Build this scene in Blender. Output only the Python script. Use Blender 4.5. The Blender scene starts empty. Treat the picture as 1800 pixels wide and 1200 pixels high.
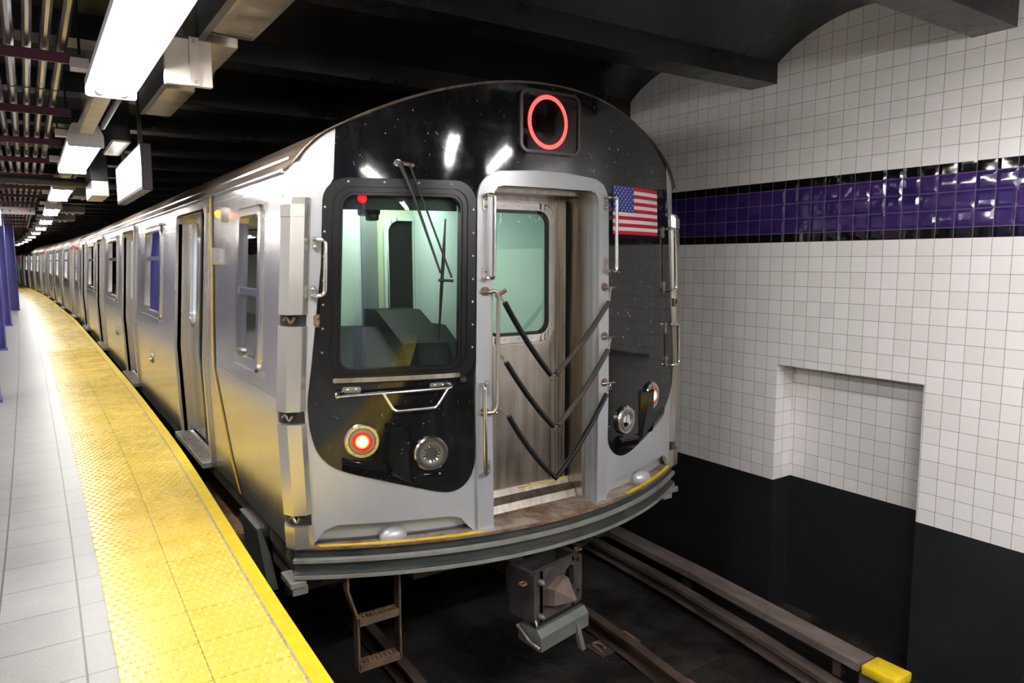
import bpy, bmesh, math, random
from mathutils import Vector, Matrix
random.seed(7)
C = bpy.context.scene.collection
SC = bpy.context.scene
PI = math.pi
R = math.radians

# ------------------------------------------------------------------ camera
cam_d = bpy.data.cameras.new('camera')
cam = bpy.data.objects.new('camera', cam_d)
C.objects.link(cam)
YAW, PITCH, ROLL, FPX = R(33.87), R(6.46), R(-0.145), 1262.0
_F = Vector((math.sin(YAW)*math.cos(PITCH), math.cos(YAW)*math.cos(PITCH), -math.sin(PITCH)))
_R0 = Vector((math.cos(YAW), -math.sin(YAW), 0)); _U0 = _R0.cross(_F)
_R = _R0*math.cos(ROLL) + _U0*math.sin(ROLL); _U = -_R0*math.sin(ROLL) + _U0*math.cos(ROLL)
m = Matrix((( _R.x, _U.x, -_F.x, 0), (_R.y, _U.y, -_F.y, 0), (_R.z, _U.z, -_F.z, 1.57), (0, 0, 0, 1)))
cam.matrix_world = m
cam_d.sensor_width = 36; cam_d.lens = FPX*36/1800
cam_d.clip_start = 0.05; cam_d.clip_end = 300
SC.camera = cam

# ------------------------------------------------------------------ world, exposure
w = bpy.data.worlds.new('world'); SC.world = w; w.use_nodes = True
w.node_tree.nodes['Background'].inputs[0].default_value = (0.9, 0.92, 1, 1)
w.node_tree.nodes['Background'].inputs[1].default_value = 0.02
SC.view_settings.view_transform = 'Standard'
SC.view_settings.look = 'None'
SC.view_settings.gamma = 1
SC.view_settings.use_curve_mapping = False
SC.view_settings.exposure = 0.35
TUBE = 78.0         # brightness of the fluorescent tubes
SC.cycles.max_bounces = 8
SC.cycles.diffuse_bounces = 4
SC.cycles.glossy_bounces = 5
SC.cycles.transparent_max_bounces = 12
SC.cycles.sample_clamp_indirect = 6
SC.cycles.caustics_reflective = False

# ------------------------------------------------------------------ materials
class N:
    def __init__(s, nt): s.nt = nt
    def new(s, t, **kw):
        n = s.nt.nodes.new(t)
        for k, v in kw.items(): setattr(n, k, v)
        return n
    def put(s, inp, v):
        if isinstance(v, bpy.types.NodeSocket): s.nt.links.new(v, inp)
        elif v is not None: inp.default_value = v
    def math(s, op, a, b=None, c=None):
        n = s.new('ShaderNodeMath', operation=op)
        for i, v in enumerate((a, b, c)):
            if v is not None: s.put(n.inputs[i], v)
        return n.outputs[0]
    def vmath(s, op, a, b=None, scale=None):
        n = s.new('ShaderNodeVectorMath', operation=op)
        s.put(n.inputs[0], a)
        if b is not None: s.put(n.inputs[1], b)
        if scale is not None: s.put(n.inputs['Scale'], scale)
        return n.outputs[0]
    def mix(s, f, a, b):
        n = s.new('ShaderNodeMix', data_type='RGBA')
        s.put(n.inputs[0], f); s.put(n.inputs[6], a); s.put(n.inputs[7], b)
        return n.outputs[2]
    def mixf(s, f, a, b):
        n = s.new('ShaderNodeMix', data_type='FLOAT')
        s.put(n.inputs[0], f); s.put(n.inputs[2], a); s.put(n.inputs[3], b)
        return n.outputs[0]
    def noise(s, vec, scale, detail=4, rough=0.55):
        n = s.new('ShaderNodeTexNoise'); s.put(n.inputs['Vector'], vec)
        n.inputs['Scale'].default_value = scale; n.inputs['Detail'].default_value = detail
        n.inputs['Roughness'].default_value = rough
        return n.outputs['Fac']
    def mapr(s, v, a, b, c=0.0, d=1.0):
        n = s.new('ShaderNodeMapRange'); s.put(n.inputs[0], v)
        for i, x in enumerate((a, b, c, d)): n.inputs[i+1].default_value = x
        return n.outputs[0]
    def scalev(s, vec, sc):
        n = s.new('ShaderNodeMapping'); s.put(n.inputs['Vector'], vec); n.inputs['Scale'].default_value = sc
        return n.outputs[0]
    def line(s, v, pitch, off, half):
        d = s.math('PINGPONG', s.math('SUBTRACT', v, off), pitch/2)
        return s.math('LESS_THAN', d, half)
    def bump(s, h, strength, dist, normal=None):
        n = s.new('ShaderNodeBump'); n.inputs['Strength'].default_value = strength
        n.inputs['Distance'].default_value = dist; s.put(n.inputs['Height'], h)
        if normal is not None: s.put(n.inputs['Normal'], normal)
        return n.outputs[0]

def c4(c): return (c[0], c[1], c[2], 1.0)
def mat(name, col=(0.5, 0.5, 0.5), rough=0.5, metal=0.0, spec=0.5, emit=None, es=0, coat=0, fn=None):
    m = bpy.data.materials.new(name); m.use_nodes = True
    nt = m.node_tree; b = nt.nodes['Principled BSDF']
    b.inputs['Base Color'].default_value = c4(col)
    b.inputs['Roughness'].default_value = rough
    b.inputs['Metallic'].default_value = metal
    b.inputs['Specular IOR Level'].default_value = spec
    b.inputs['Coat Weight'].default_value = coat
    b.inputs['Coat Roughness'].default_value = 0.05
    if emit: b.inputs['Emission Color'].default_value = c4(emit); b.inputs['Emission Strength'].default_value = es
    if fn: fn(N(nt), b)
    return m
def ocoord(n): return n.new('ShaderNodeTexCoord').outputs['Object']

def dirt_fn(c1, c2, scale, r1=0.4, r2=0.7, bumpd=0.0, stretch=(1, 1, 1), lo=0.35, hi=0.65):
    def fn(n, b):
        v = n.scalev(ocoord(n), stretch)
        f = n.mapr(n.noise(v, scale, 6, 0.6), lo, hi)
        n.put(b.inputs['Base Color'], n.mix(f, c4(c1), c4(c2)))
        n.put(b.inputs['Roughness'], n.mixf(f, r1, r2))
        if bumpd: n.put(b.inputs['Normal'], n.bump(n.noise(v, scale*4, 5, 0.6), 0.6, bumpd))
    return fn

def brushed_fn(c1, c2, r1, r2, stretch=(60, 60, 1.2), wob=0.0009):
    def fn(n, b):
        o = ocoord(n)
        f = n.noise(n.scalev(o, stretch), 1.0, 4, 0.6)
        g = n.noise(o, 1.7, 4, 0.5)
        k = n.math('MULTIPLY_ADD', f, 0.6, n.math('MULTIPLY', g, 0.4))
        n.put(b.inputs['Base Color'], n.mix(n.mapr(k, 0.3, 0.7), c4(c1), c4(c2)))
        n.put(b.inputs['Roughness'], n.mapr(k, 0.3, 0.7, r1, r2))
        n.put(b.inputs['Normal'], n.bump(n.math('ADD', n.math('MULTIPLY', f, 0.012), n.noise(o, 2.3, 2)), 0.5, wob*8))
    return fn

def nose_normal(n, b):
    # exact smooth normal of the bowed nose (y = k x^2) for its outward faces
    o = ocoord(n); sep = n.new('ShaderNodeSeparateXYZ'); n.put(sep.inputs[0], o)
    cb = n.new('ShaderNodeCombineXYZ'); n.put(cb.inputs[0], n.math('MULTIPLY', sep.outputs[0], 0.34)); cb.inputs[1].default_value = -1.0
    na = n.vmath('NORMALIZE', cb.outputs[0])
    g = n.new('ShaderNodeNewGeometry')
    d = n.new('ShaderNodeVectorMath', operation='DOT_PRODUCT'); n.put(d.inputs[0], g.outputs['True Normal']); n.put(d.inputs[1], na)
    f = n.math('GREATER_THAN', d.outputs['Value'], 0.975)
    mx = n.new('ShaderNodeMix', data_type='VECTOR'); n.put(mx.inputs[0], f); n.put(mx.inputs[4], g.outputs['Normal']); n.put(mx.inputs[5], na)
    n.put(b.inputs['Normal'], mx.outputs[1])
def specks_fn(base, rough, amount=0.72, speck=(0.35, 0.35, 0.37), dust=(0.03, 0.03, 0.033), nose=False):
    def fn(n, b):
        if nose: nose_normal(n, b)
        o = ocoord(n)
        big = n.math('MULTIPLY', n.mapr(n.noise(n.scalev(o, (1, 1, 0.5)), 9.0, 6, 0.75), 0.5, 0.8), 0.6)
        sp = n.math('GREATER_THAN', n.noise(n.scalev(o, (1, 1, 0.6)), 46, 3, 0.7), amount)
        c = n.mix(big, c4(base), c4(dust))
        n.put(b.inputs['Base Color'], n.mix(sp, c, c4(speck)))
        n.put(b.inputs['Roughness'], n.math('ADD', n.mapr(big, 0, 1, rough, rough+0.12), n.math('MULTIPLY', sp, 0.4)))
    return fn

def glass_mat(name, tint, refl=0.06, rough=0.01, tcol=None):
    m = bpy.data.materials.new(name); m.use_nodes = True; nt = m.node_tree; n = N(nt)
    for x in list(nt.nodes): nt.nodes.remove(x)
    out = n.new('ShaderNodeOutputMaterial'); tr = n.new('ShaderNodeBsdfTransparent'); gl = n.new('ShaderNodeBsdfGlossy')
    tr.inputs[0].default_value = c4(tint); gl.inputs['Roughness'].default_value = rough
    gl.inputs['Color'].default_value = c4(tcol or (1, 1, 1))
    fr = n.new('ShaderNodeFresnel'); fr.inputs[0].default_value = 1.5
    mx = n.new('ShaderNodeMixShader')
    n.put(mx.inputs[0], n.math('ADD', n.math('MULTIPLY', fr.outputs[0], 1.0), refl))
    nt.links.new(tr.outputs[0], mx.inputs[1]); nt.links.new(gl.outputs[0], mx.inputs[2])
    nt.links.new(mx.outputs[0], out.inputs[0])
    return m
def emis(name, col, s): return mat(name, (0.02, 0.02, 0.02), 0.4, emit=col, es=s)

M = {}
M['steel'] = mat('stainless_steel', metal=0.88, fn=brushed_fn((0.60, 0.58, 0.575), (0.70, 0.68, 0.67), 0.18, 0.27))
M['steel_far'] = mat('stainless_steel_far', metal=1, fn=brushed_fn((0.52, 0.49, 0.47), (0.70, 0.67, 0.65), 0.24, 0.36))
M['steel_dirty'] = mat('grimy_steel', metal=1, fn=brushed_fn((0.25, 0.21, 0.17), (0.62, 0.58, 0.52), 0.25, 0.5, (20, 20, 1.0)))
M['steel_bright'] = mat('polished_steel', (0.72, 0.70, 0.67), 0.2, 1)
M['steel_post'] = mat('post_steel', metal=0.78, fn=brushed_fn((0.63, 0.60, 0.55), (0.68, 0.65, 0.61), 0.23, 0.28, (25, 25, 0.6)))
M['silver'] = mat('silver_paint', (0.50, 0.51, 0.53), 0.33, 0.35, fn=dirt_fn((0.47, 0.48, 0.50), (0.56, 0.57, 0.59), 1.2, 0.28, 0.4))
M['lit_bonnet'] = mat('lit_bonnet_silver', (0.82, 0.82, 0.82), 0.35)  # silver lightened to paint in the light the car corner catches
M['silver_frame'] = mat('silver_frame_paint', (0.45, 0.46, 0.49), 0.3, 0.3, fn=nose_normal)
M['black'] = mat('gloss_black', fn=specks_fn((0.006, 0.006, 0.007), 0.06, 0.70, nose=True))
M['black_bay'] = mat('gloss_black_bay', fn=specks_fn((0.006, 0.006, 0.007), 0.08, 0.70))
M['rubber_nose'] = mat('black_gasket_rubber', (0.0055, 0.0055, 0.006), 0.28, spec=0.35, fn=nose_normal)
M['rubber'] = mat('black_rubber', (0.0055, 0.0055, 0.006), 0.28, spec=0.35)
M['rubber_rough'] = mat('worn_rubber', fn=dirt_fn((0.012, 0.012, 0.012), (0.06, 0.045, 0.032), 6, 0.6, 0.85))
M['bumper'] = mat('bumper_rubber', fn=dirt_fn((0.022, 0.028, 0.031), (0.05, 0.05, 0.046), 9, 0.45, 0.7))
M['bumper_edge'] = mat('bumper_worn_edge', fn=dirt_fn((0.32, 0.35, 0.33), (0.20, 0.17, 0.13), 3, 0.35, 0.6), metal=0.3)
M['deck'] = None
M['yellow'] = mat('yellow_paint', fn=dirt_fn((0.85, 0.62, 0.01), (0.72, 0.50, 0.02), 14, 0.4, 0.6))
M['gold'] = mat('gold_stripe', (0.92, 0.56, 0.02), 0.35)
M['darkstripe'] = mat('dark_stripe', (0.06, 0.05, 0.06), 0.35)
M['roof'] = mat('car_roof', metal=0.9, fn=brushed_fn((0.14, 0.10, 0.08), (0.38, 0.30, 0.24), 0.35, 0.55, (30, 1, 1)))
M['rust'] = mat('rusty_iron', metal=0.3, fn=dirt_fn((0.10, 0.045, 0.022), (0.28, 0.16, 0.09), 14, 0.55, 0.85, 0.002))
M['ladder'] = mat('rusted_galvanised', metal=0.5, fn=dirt_fn((0.10, 0.085, 0.07), (0.22, 0.13, 0.075), 10, 0.4, 0.7, 0.001))
M['coupler'] = mat('coupler_iron', metal=0.4, fn=dirt_fn((0.055, 0.05, 0.052), (0.10, 0.08, 0.075), 12, 0.4, 0.7, 0.002))
M['coupler_grey'] = mat('coupler_grey', metal=0.3, fn=dirt_fn((0.12, 0.14, 0.13), (0.2, 0.2, 0.18), 8, 0.4, 0.6))
M['coupler_brown'] = mat('coupler_brown', metal=0.3, fn=dirt_fn((0.13, 0.095, 0.075), (0.20, 0.155, 0.13), 12, 0.4, 0.7, 0.002))
M['under'] = mat('underframe_black', (0.012, 0.011, 0.010), 0.7)
M['under2'] = mat('underframe_brown', fn=dirt_fn((0.02, 0.014, 0.01), (0.05, 0.03, 0.02), 8, 0.6, 0.9))
M['mint'] = mat('mint_panel', (0.62, 0.70, 0.645), 0.35)
M['tile_plain'] = mat('plain_tile_wall', (0.6, 0.58, 0.57), 0.25)
M['glass_clear'] = None
M['mint_dark'] = mat('mint_cabinet', (0.40, 0.50, 0.45), 0.4)
M['mint_white'] = mat('pale_partition', (0.66, 0.76, 0.74), 0.35)
M['cream'] = mat('cream_panel', (0.66, 0.72, 0.52), 0.4)
M['grey_panel'] = mat('grey_panel', (0.18, 0.2, 0.19), 0.4)
M['console'] = mat('console_black', (0.010, 0.010, 0.011), 0.55, spec=0.15)
M['dark'] = mat('dark_plastic', (0.015, 0.015, 0.015), 0.4)
M['white_in'] = mat('interior_white', (0.72, 0.76, 0.78), 0.4)
M['blue_seat'] = mat('seat_blue', (0.05, 0.13, 0.33), 0.4)
M['ad_pink'] = mat('poster_pink', (0.55, 0.12, 0.25), 0.4)
M['floor_in'] = mat('interior_floor', (0.04, 0.04, 0.045), 0.4)
M['glass'] = glass_mat('windscreen_glass', (0.87, 0.95, 0.90), 0.0)
M['glass_clear'] = glass_mat('lamp_cover_glass', (0.97, 0.97, 0.97), 0.03)
M['glass_side'] = glass_mat('side_glass', (0.62, 0.70, 0.70), 0.22)
M['glass_door'] = glass_mat('storm_door_glass', (0.82, 0.95, 0.88), 0.0)
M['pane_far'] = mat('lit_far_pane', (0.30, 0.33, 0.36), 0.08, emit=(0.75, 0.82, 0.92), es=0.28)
M['lens_clear'] = mat('lamp_lens', (0.88, 0.88, 0.85), 0.10, 0.7)
M['red_hot'] = emis('red_lamp_core', (1.0, 0.74, 0.40), 4)
M['red_warm'] = emis('orange_lamp', (1.0, 0.22, 0.03), 3)
M['red_glow'] = emis('red_lamp', (1.0, 0.006, 0.004), 1.6)
M['red_led'] = emis('red_led_ring', (1.0, 0.008, 0.010), 1.3)
M['pink_led'] = emis('led_dots', (1.0, 0.16, 0.14), 3.2)
M['red_dark'] = mat('dark_red_plastic', (0.10, 0.004, 0.004), 0.2)
M['flag_red'] = mat('flag_red', (0.50, 0.006, 0.02), 0.35)
M['flag_white'] = mat('flag_white', (0.75, 0.75, 0.76), 0.35)
M['flag_blue'] = mat('flag_blue', (0.018, 0.03, 0.22), 0.35)
M['sign_black'] = mat('sign_window', fn=specks_fn((0.006, 0.002, 0.002), 0.05, 0.8), spec=0.5)
M['sign_frame'] = mat('sign_bezel', (0.030, 0.022, 0.021), 0.25, fn=nose_normal)
M['tube'] = emis('fluorescent_tube', (1.0, 0.97, 0.93), TUBE)
M['tube_wallwash'] = emis('added_wallwash_tube', (1.0, 0.97, 0.95), TUBE*2.1)  # stronger glow for the lights added over the tracks
M['fixture'] = mat('fixture_white', (0.62, 0.60, 0.60), 0.35)
M['reflector'] = mat('fixture_reflector', (0.92, 0.92, 0.92), 0.25)
M['galv'] = mat('galvanised_conduit', metal=1.0, fn=brushed_fn((0.22, 0.21, 0.22), (0.36, 0.34, 0.34), 0.16, 0.3, (20, 2, 20)))
M['duct'] = mat('duct_steel', metal=0.75, fn=dirt_fn((0.42, 0.37, 0.32), (0.60, 0.55, 0.48), 5, 0.3, 0.5))
M['duct_grey'] = mat('duct_plate_grey', (0.17, 0.17, 0.18), 0.45, 0.4)
M['box_beige'] = mat('junction_beige', fn=dirt_fn((0.52, 0.48, 0.43), (0.62, 0.58, 0.53), 4, 0.4, 0.5))
M['maroon'] = mat('maroon_bar', (0.085, 0.02, 0.04), 0.35)
M['purple'] = mat('purple_column_paint', fn=dirt_fn((0.095, 0.085, 0.36), (0.12, 0.11, 0.42), 1.5, 0.3, 0.45))
M['display'] = emis('lit_display', (0.93, 0.95, 1.0), 3.2)
M['dark_frame'] = mat('dark_frame', (0.03, 0.022, 0.028), 0.35)
M['cream_duct'] = mat('cream_duct', (0.55, 0.50, 0.27), 0.5)
M['screw'] = mat('screw_steel', (0.45, 0.42, 0.38), 0.35, 1)
M['blk_paint'] = mat('black_column_paint', (0.006, 0.006, 0.007), 0.3)
M['red_paint'] = mat('red_tag', (0.35, 0.03, 0.02), 0.5)

def ceil_fn(n, b):
    o = ocoord(n)
    f = n.noise(o, 1.3, 5, 0.6)
    n.put(b.inputs['Base Color'], n.mix(n.mapr(f, 0.4, 0.7), (0.010, 0.0095, 0.0105, 1), (0.022, 0.020, 0.021, 1)))
    n.put(b.inputs['Roughness'], n.mapr(f, 0.35, 0.65, 0.22, 0.42))
    n.put(b.inputs['Normal'], n.bump(n.noise(o, 5, 5, 0.6), 0.5, 0.02))
M['ceiling'] = mat('black_painted_concrete', fn=ceil_fn)

def wall_fn(n, b):
    o = ocoord(n); sep = n.new('ShaderNodeSeparateXYZ'); n.put(sep.inputs[0], o)
    x, y, z = sep.outputs
    T = 0.1105
    u = n.math('ADD', x, y)
    uo = 4.8 + 1.886
    below = n.math('LESS_THAN', z, 1.70)
    above = n.math('GREATER_THAN', z, 2.160)
    band = n.math('MULTIPLY', n.math('SUBTRACT', 1.0, below), n.math('SUBTRACT', 1.0, above))
    # row coordinate: distance to the nearest horizontal joint for each zone
    def lines(v, off, pitch=T): return n.math('PINGPONG', n.math('SUBTRACT', v, off), pitch/2)
    half = 0.0014
    wj = n.math('LESS_THAN', n.math('MINIMUM', lines(u, uo), n.mixf(above, lines(z, 1.70), lines(z, 2.160))), half)
    inner0, inner1 = 1.70+0.065, 2.160-0.065
    tp = (inner1-inner0)/3
    bj_z = n.math('MINIMUM', lines(z, inner0, tp), n.math('MINIMUM', n.math('ABSOLUTE', n.math('SUBTRACT', z, 1.70)), n.math('ABSOLUTE', n.math('SUBTRACT', z, 2.160))))
    bj_z_edge = n.math('MULTIPLY', n.math('GREATER_THAN', z, inner0-0.004), n.math('LESS_THAN', z, inner1+0.004))
    bz = n.math('MINIMUM', n.mixf(bj_z_edge, 1.0, bj_z), 1.0)
    bdist = n.math('MINIMUM', lines(u, uo), bz)
    bj = n.math('LESS_THAN', bdist, 0.0022)
    joint = n.mixf(band, wj, bj)
    # per tile random
    cu = n.math('FLOOR', n.math('DIVIDE', n.math('SUBTRACT', u, uo), T))
    cz = n.math('FLOOR', n.math('DIVIDE', n.math('SUBTRACT', z, 1.70), T))
    comb = n.new('ShaderNodeCombineXYZ'); n.put(comb.inputs[0], cu); n.put(comb.inputs[1], cz)
    wn = n.new('ShaderNodeTexWhiteNoise'); wn.noise_dimensions = '3D'; n.put(wn.inputs[0], comb.outputs[0])
    rv = n.vmath('SUBTRACT', wn.outputs['Color'], (0.5, 0.5, 0.5))
    white = n.mix(wn.outputs['Value'], (0.70, 0.675, 0.665, 1), (0.77, 0.745, 0.74, 1))
    purple = n.mix(wn.outputs['Value'], (0.020, 0.011, 0.080, 1), (0.042, 0.018, 0.115, 1))
    isblk = n.math('SUBTRACT', 1.0, n.math('MULTIPLY', n.math('GREATER_THAN', z, inner0), n.math('LESS_THAN', z, inner1)))
    bandc = n.mix(isblk, purple, (0.004, 0.004, 0.005, 1))
    bandc = n.mix(bj, bandc, (0.12, 0.10, 0.16, 1))
    whitec = n.mix(wj, white, (0.16, 0.13, 0.11, 1))
    col = n.mix(band, whitec, bandc)
    # black painted dado below, its height follows the tiles
    dado = n.math('LESS_THAN', z, -0.165)
    dn = n.noise(o, 30, 4, 0.7)
    specks = n.math('GREATER_THAN', dn, 0.745)
    dd = n.mix(n.mapr(n.noise(o, 1.5, 4), 0.35, 0.7), (0.0042, 0.0046, 0.0056, 1), (0.009, 0.009, 0.011, 1))
    col = n.mix(dado, col, n.mix(specks, dd, (0.2, 0.19, 0.17, 1)))
    n.put(b.inputs['Base Color'], col)
    rough = n.mixf(band, 0.24, 0.07)
    rough = n.mixf(joint, rough, 0.6)
    n.put(b.inputs['Roughness'], n.mixf(dado, rough, 0.5))
    # waviness of glaze, more on the band
    wav = n.math('MULTIPLY', n.noise(o, 8, 0.5, 0.4), n.mixf(band, 0.3, 2.2))
    pil = n.math('MULTIPLY', n.math('MINIMUM', n.math('DIVIDE', bdist, 0.022), 1.0), n.mixf(band, 0.0, 0.75))
    wav = n.math('ADD', wav, pil)
    h = n.math('SUBTRACT', wav, n.math('MULTIPLY', joint, 0.35))
    h = n.math('MULTIPLY', h, n.math('SUBTRACT', 1.0, dado))
    bn = n.bump(h, 0.5, 0.006)
    jit = n.vmath('SCALE', rv, scale=n.mixf(dado, n.mixf(band, 0.015, 0.035), 0.0))
    n.put(b.inputs['Normal'], n.vmath('NORMALIZE', n.vmath('ADD', bn, jit)))
M['wall'] = mat('glazed_wall_tiles', fn=wall_fn)

def floor_fn(n, b):
    uv = n.new('ShaderNodeUVMap').outputs[0]; sep = n.new('ShaderNodeSeparateXYZ'); n.put(sep.inputs[0], uv)
    u, v = sep.outputs[0], sep.outputs[1]
    a = n.line(u, 0.305, -0.10, 0.0042); c = n.line(v, 0.33, 3.378, 0.0026)
    j = n.math('MAXIMUM', a, c)
    o = ocoord(n)
    comb = n.new('ShaderNodeCombineXYZ')
    n.put(comb.inputs[0], n.math('FLOOR', n.math('DIVIDE', n.math('ADD', u, 0.10), 0.305)))
    n.put(comb.inputs[1], n.math('FLOOR', n.math('DIVIDE', n.math('SUBTRACT', v, 3.378), 0.33)))
    wn = n.new('ShaderNodeTexWhiteNoise'); n.put(wn.inputs[0], comb.outputs[0])
    f = n.math('MULTIPLY_ADD', n.mapr(n.noise(o, 3.2, 7, 0.65), 0.3, 0.7), 0.7, n.math('MULTIPLY', wn.outputs[0], 0.3))
    col = n.mix(f, (0.31, 0.31, 0.295, 1), (0.43, 0.43, 0.41, 1))
    fine = n.mapr(n.noise(o, 90, 3, 0.7), 0.35, 0.65, 0.9, 1.08)
    col = n.vmath('SCALE', col, scale=fine)
    sp = n.math('GREATER_THAN', n.noise(o, 17, 3, 0.6), 0.76)
    col = n.mix(sp, col, (0.15, 0.14, 0.13, 1))
    col = n.mix(n.math('MULTIPLY', j, 1.0), col, (0.10, 0.095, 0.085, 1))
    n.put(b.inputs['Base Color'], col)
    n.put(b.inputs['Roughness'], n.mapr(f, 0, 1, 0.30, 0.42))
    n.put(b.inputs['Normal'], n.bump(n.math('ADD', n.math('MULTIPLY', j, -1.0), n.math('MULTIPLY', n.noise(o, 40, 3), 0.15)), 0.4, 0.002))
M['floor'] = mat('platform_tiles', fn=floor_fn)

def tact_fn(n, b):
    uv = n.new('ShaderNodeUVMap').outputs[0]; sep = n.new('ShaderNodeSeparateXYZ'); n.put(sep.inputs[0], uv)
    u, v = sep.outputs[0], sep.outputs[1]
    a = n.line(u, 0.5, 0.0, 0.0035); c = n.line(v, 0.3125, 3.05, 0.0022)
    j = n.math('MAXIMUM', a, c); o = ocoord(n)
    f = n.mapr(n.noise(o, 2.5, 7, 0.65), 0.3, 0.72)
    col = n.mix(f, (0.88, 0.62, 0.07, 1), (0.90, 0.66, 0.13, 1))
    col = n.mix(n.mapr(n.noise(n.scalev(o, (1, .3, 1)), 9, 5, 0.7), 0.55, 0.8), col, (0.85, 0.53, 0.04, 1))
    sp = n.math('GREATER_THAN', n.noise(o, 13, 3, 0.6), 0.765)
    col = n.mix(n.math('MULTIPLY', sp, 0.8), col, (0.10, 0.055, 0.03, 1))
    col = n.mix(n.math('MULTIPLY', j, 0.8), col, (0.12, 0.075, 0.01, 1))
    n.put(b.inputs['Base Color'], col)
    n.put(b.inputs['Roughness'], n.mapr(f, 0, 1, 0.22, 0.34))
    n.put(b.inputs['Normal'], n.bump(n.math('ADD', n.math('MULTIPLY', j, -1.0), n.math('MULTIPLY', n.noise(o, 60, 3), 0.2)), 0.35, 0.002))
M['tactile'] = mat('yellow_tactile_paving', fn=tact_fn)
def edge_fn(n, b):
    o = ocoord(n)
    f = n.noise(o, 9, 6, 0.7)
    col = n.mix(n.mapr(f, 0.4, 0.68), (0.93, 0.66, 0.004, 1), (0.80, 0.53, 0.01, 1))
    sp = n.math('GREATER_THAN', n.noise(n.scalev(o, (1, .5, 1)), 26, 4, 0.7), 0.74)
    col = n.mix(sp, col, (0.12, 0.09, 0.05, 1))
    n.put(b.inputs['Base Color'], col); b.inputs['Roughness'].default_value = 0.42
M['edge'] = mat('yellow_edge_board', fn=edge_fn)
M['edge_joint'] = mat('worn_joint_grey', fn=dirt_fn((0.30, 0.25, 0.17), (0.55, 0.48, 0.36), 30, 0.6, 0.8))

def deck_fn(n, b):
    o = ocoord(n)
    r = n.new('ShaderNodeMapping'); n.put(r.inputs['Vector'], o); r.inputs['Rotation'].default_value = (0, 0, R(45))
    sep = n.new('ShaderNodeSeparateXYZ'); n.put(sep.inputs[0], r.outputs[0])
    P_ = 0.026
    def lo(a, c):
        p = n.math('PINGPONG', a, P_/2); q = n.math('PINGPONG', n.math('ADD', c, P_/2), P_/2)
        return n.math('LESS_THAN', n.math('ADD', n.math('MULTIPLY', p, 2.6), q), 0.008)
    ck = n.math('GREATER_THAN', n.math('PINGPONG', n.math('ADD', n.math('FLOOR', n.math('DIVIDE', sep.outputs[0], P_)), n.math('FLOOR', n.math('DIVIDE', sep.outputs[1], P_))), 1.0), 0.5)
    l = n.mixf(ck, lo(sep.outputs[0], sep.outputs[1]), lo(sep.outputs[1], sep.outputs[0]))
    f = n.mapr(n.noise(o, 5, 6, 0.65), 0.42, 0.62)
    col = n.mix(f, (0.48, 0.43, 0.36, 1), (0.22, 0.11, 0.055, 1))
    col = n.mix(n.math('MULTIPLY', l, 0.6), col, (0.62, 0.58, 0.52, 1))
    n.put(b.inputs['Base Color'], col)
    b.inputs['Metallic'].default_value = 0.5
    n.put(b.inputs['Roughness'], n.mapr(f, 0, 1, 0.38, 0.7))
    n.put(b.inputs['Normal'], n.bump(l, 0.8, 0.003))
M['deck'] = mat('diamond_plate', fn=deck_fn)
def track_fn(n, b):
    o = ocoord(n)
    f = n.mapr(n.noise(o, 1.6, 7, 0.7), 0.35, 0.7)
    col = n.mix(f, (0.003, 0.0025, 0.002, 1), (0.014, 0.009, 0.0065, 1))
    sp = n.math('GREATER_THAN', n.noise(o, 21, 3, 0.6), 0.76)
    n.put(b.inputs['Base Color'], n.mix(sp, col, (0.16, 0.13, 0.10, 1)))
    n.put(b.inputs['Roughness'], n.mapr(f, 0, 1, 0.35, 0.85))
    n.put(b.inputs['Normal'], n.bump(n.noise(o, 9, 6, 0.65), 0.7, 0.03))
M['track'] = mat('trackbed_grime', fn=track_fn)
M['rail'] = mat('rail_brown', metal=0.5, fn=dirt_fn((0.045, 0.03, 0.022), (0.12, 0.08, 0.058), 8, 0.4, 0.7, 0.002, (1, 0.3, 1)))
M['rail_dk'] = mat('third_rail_brown', metal=0.3, fn=dirt_fn((0.04, 0.03, 0.025), (0.11, 0.08, 0.066), 7, 0.5, 0.8, 0.002, (1, 0.3, 1)))
M['guard'] = mat('guard_board_dusty', fn=dirt_fn((0.09, 0.07, 0.06), (0.19, 0.15, 0.135), 7, 0.7, 0.9, 0.004, (1, 0.4, 1)))

# ------------------------------------------------------------------ mesh helpers
ORG = {}
def link(o, parent=None):
    C.objects.link(o)
    if parent is not None: o.parent = parent
    return o
def empty(name, loc, label=None, cat=None, group=None):
    o = bpy.data.objects.new(name, None); C.objects.link(o); o.location = loc; o.empty_display_size = 0.2
    ORG[o.name] = Vector(loc)
    if label: o['label'] = label
    if cat: o['category'] = cat
    if group: o['group'] = group
    return o
def tag(o, label=None, cat=None, group=None, kind=None):
    if label: o['label'] = label
    if cat: o['category'] = cat
    if group: o['group'] = group
    if kind: o['kind'] = kind
    return o
def root_of(o):
    while o.parent is not None: o = o.parent
    return o

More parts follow.
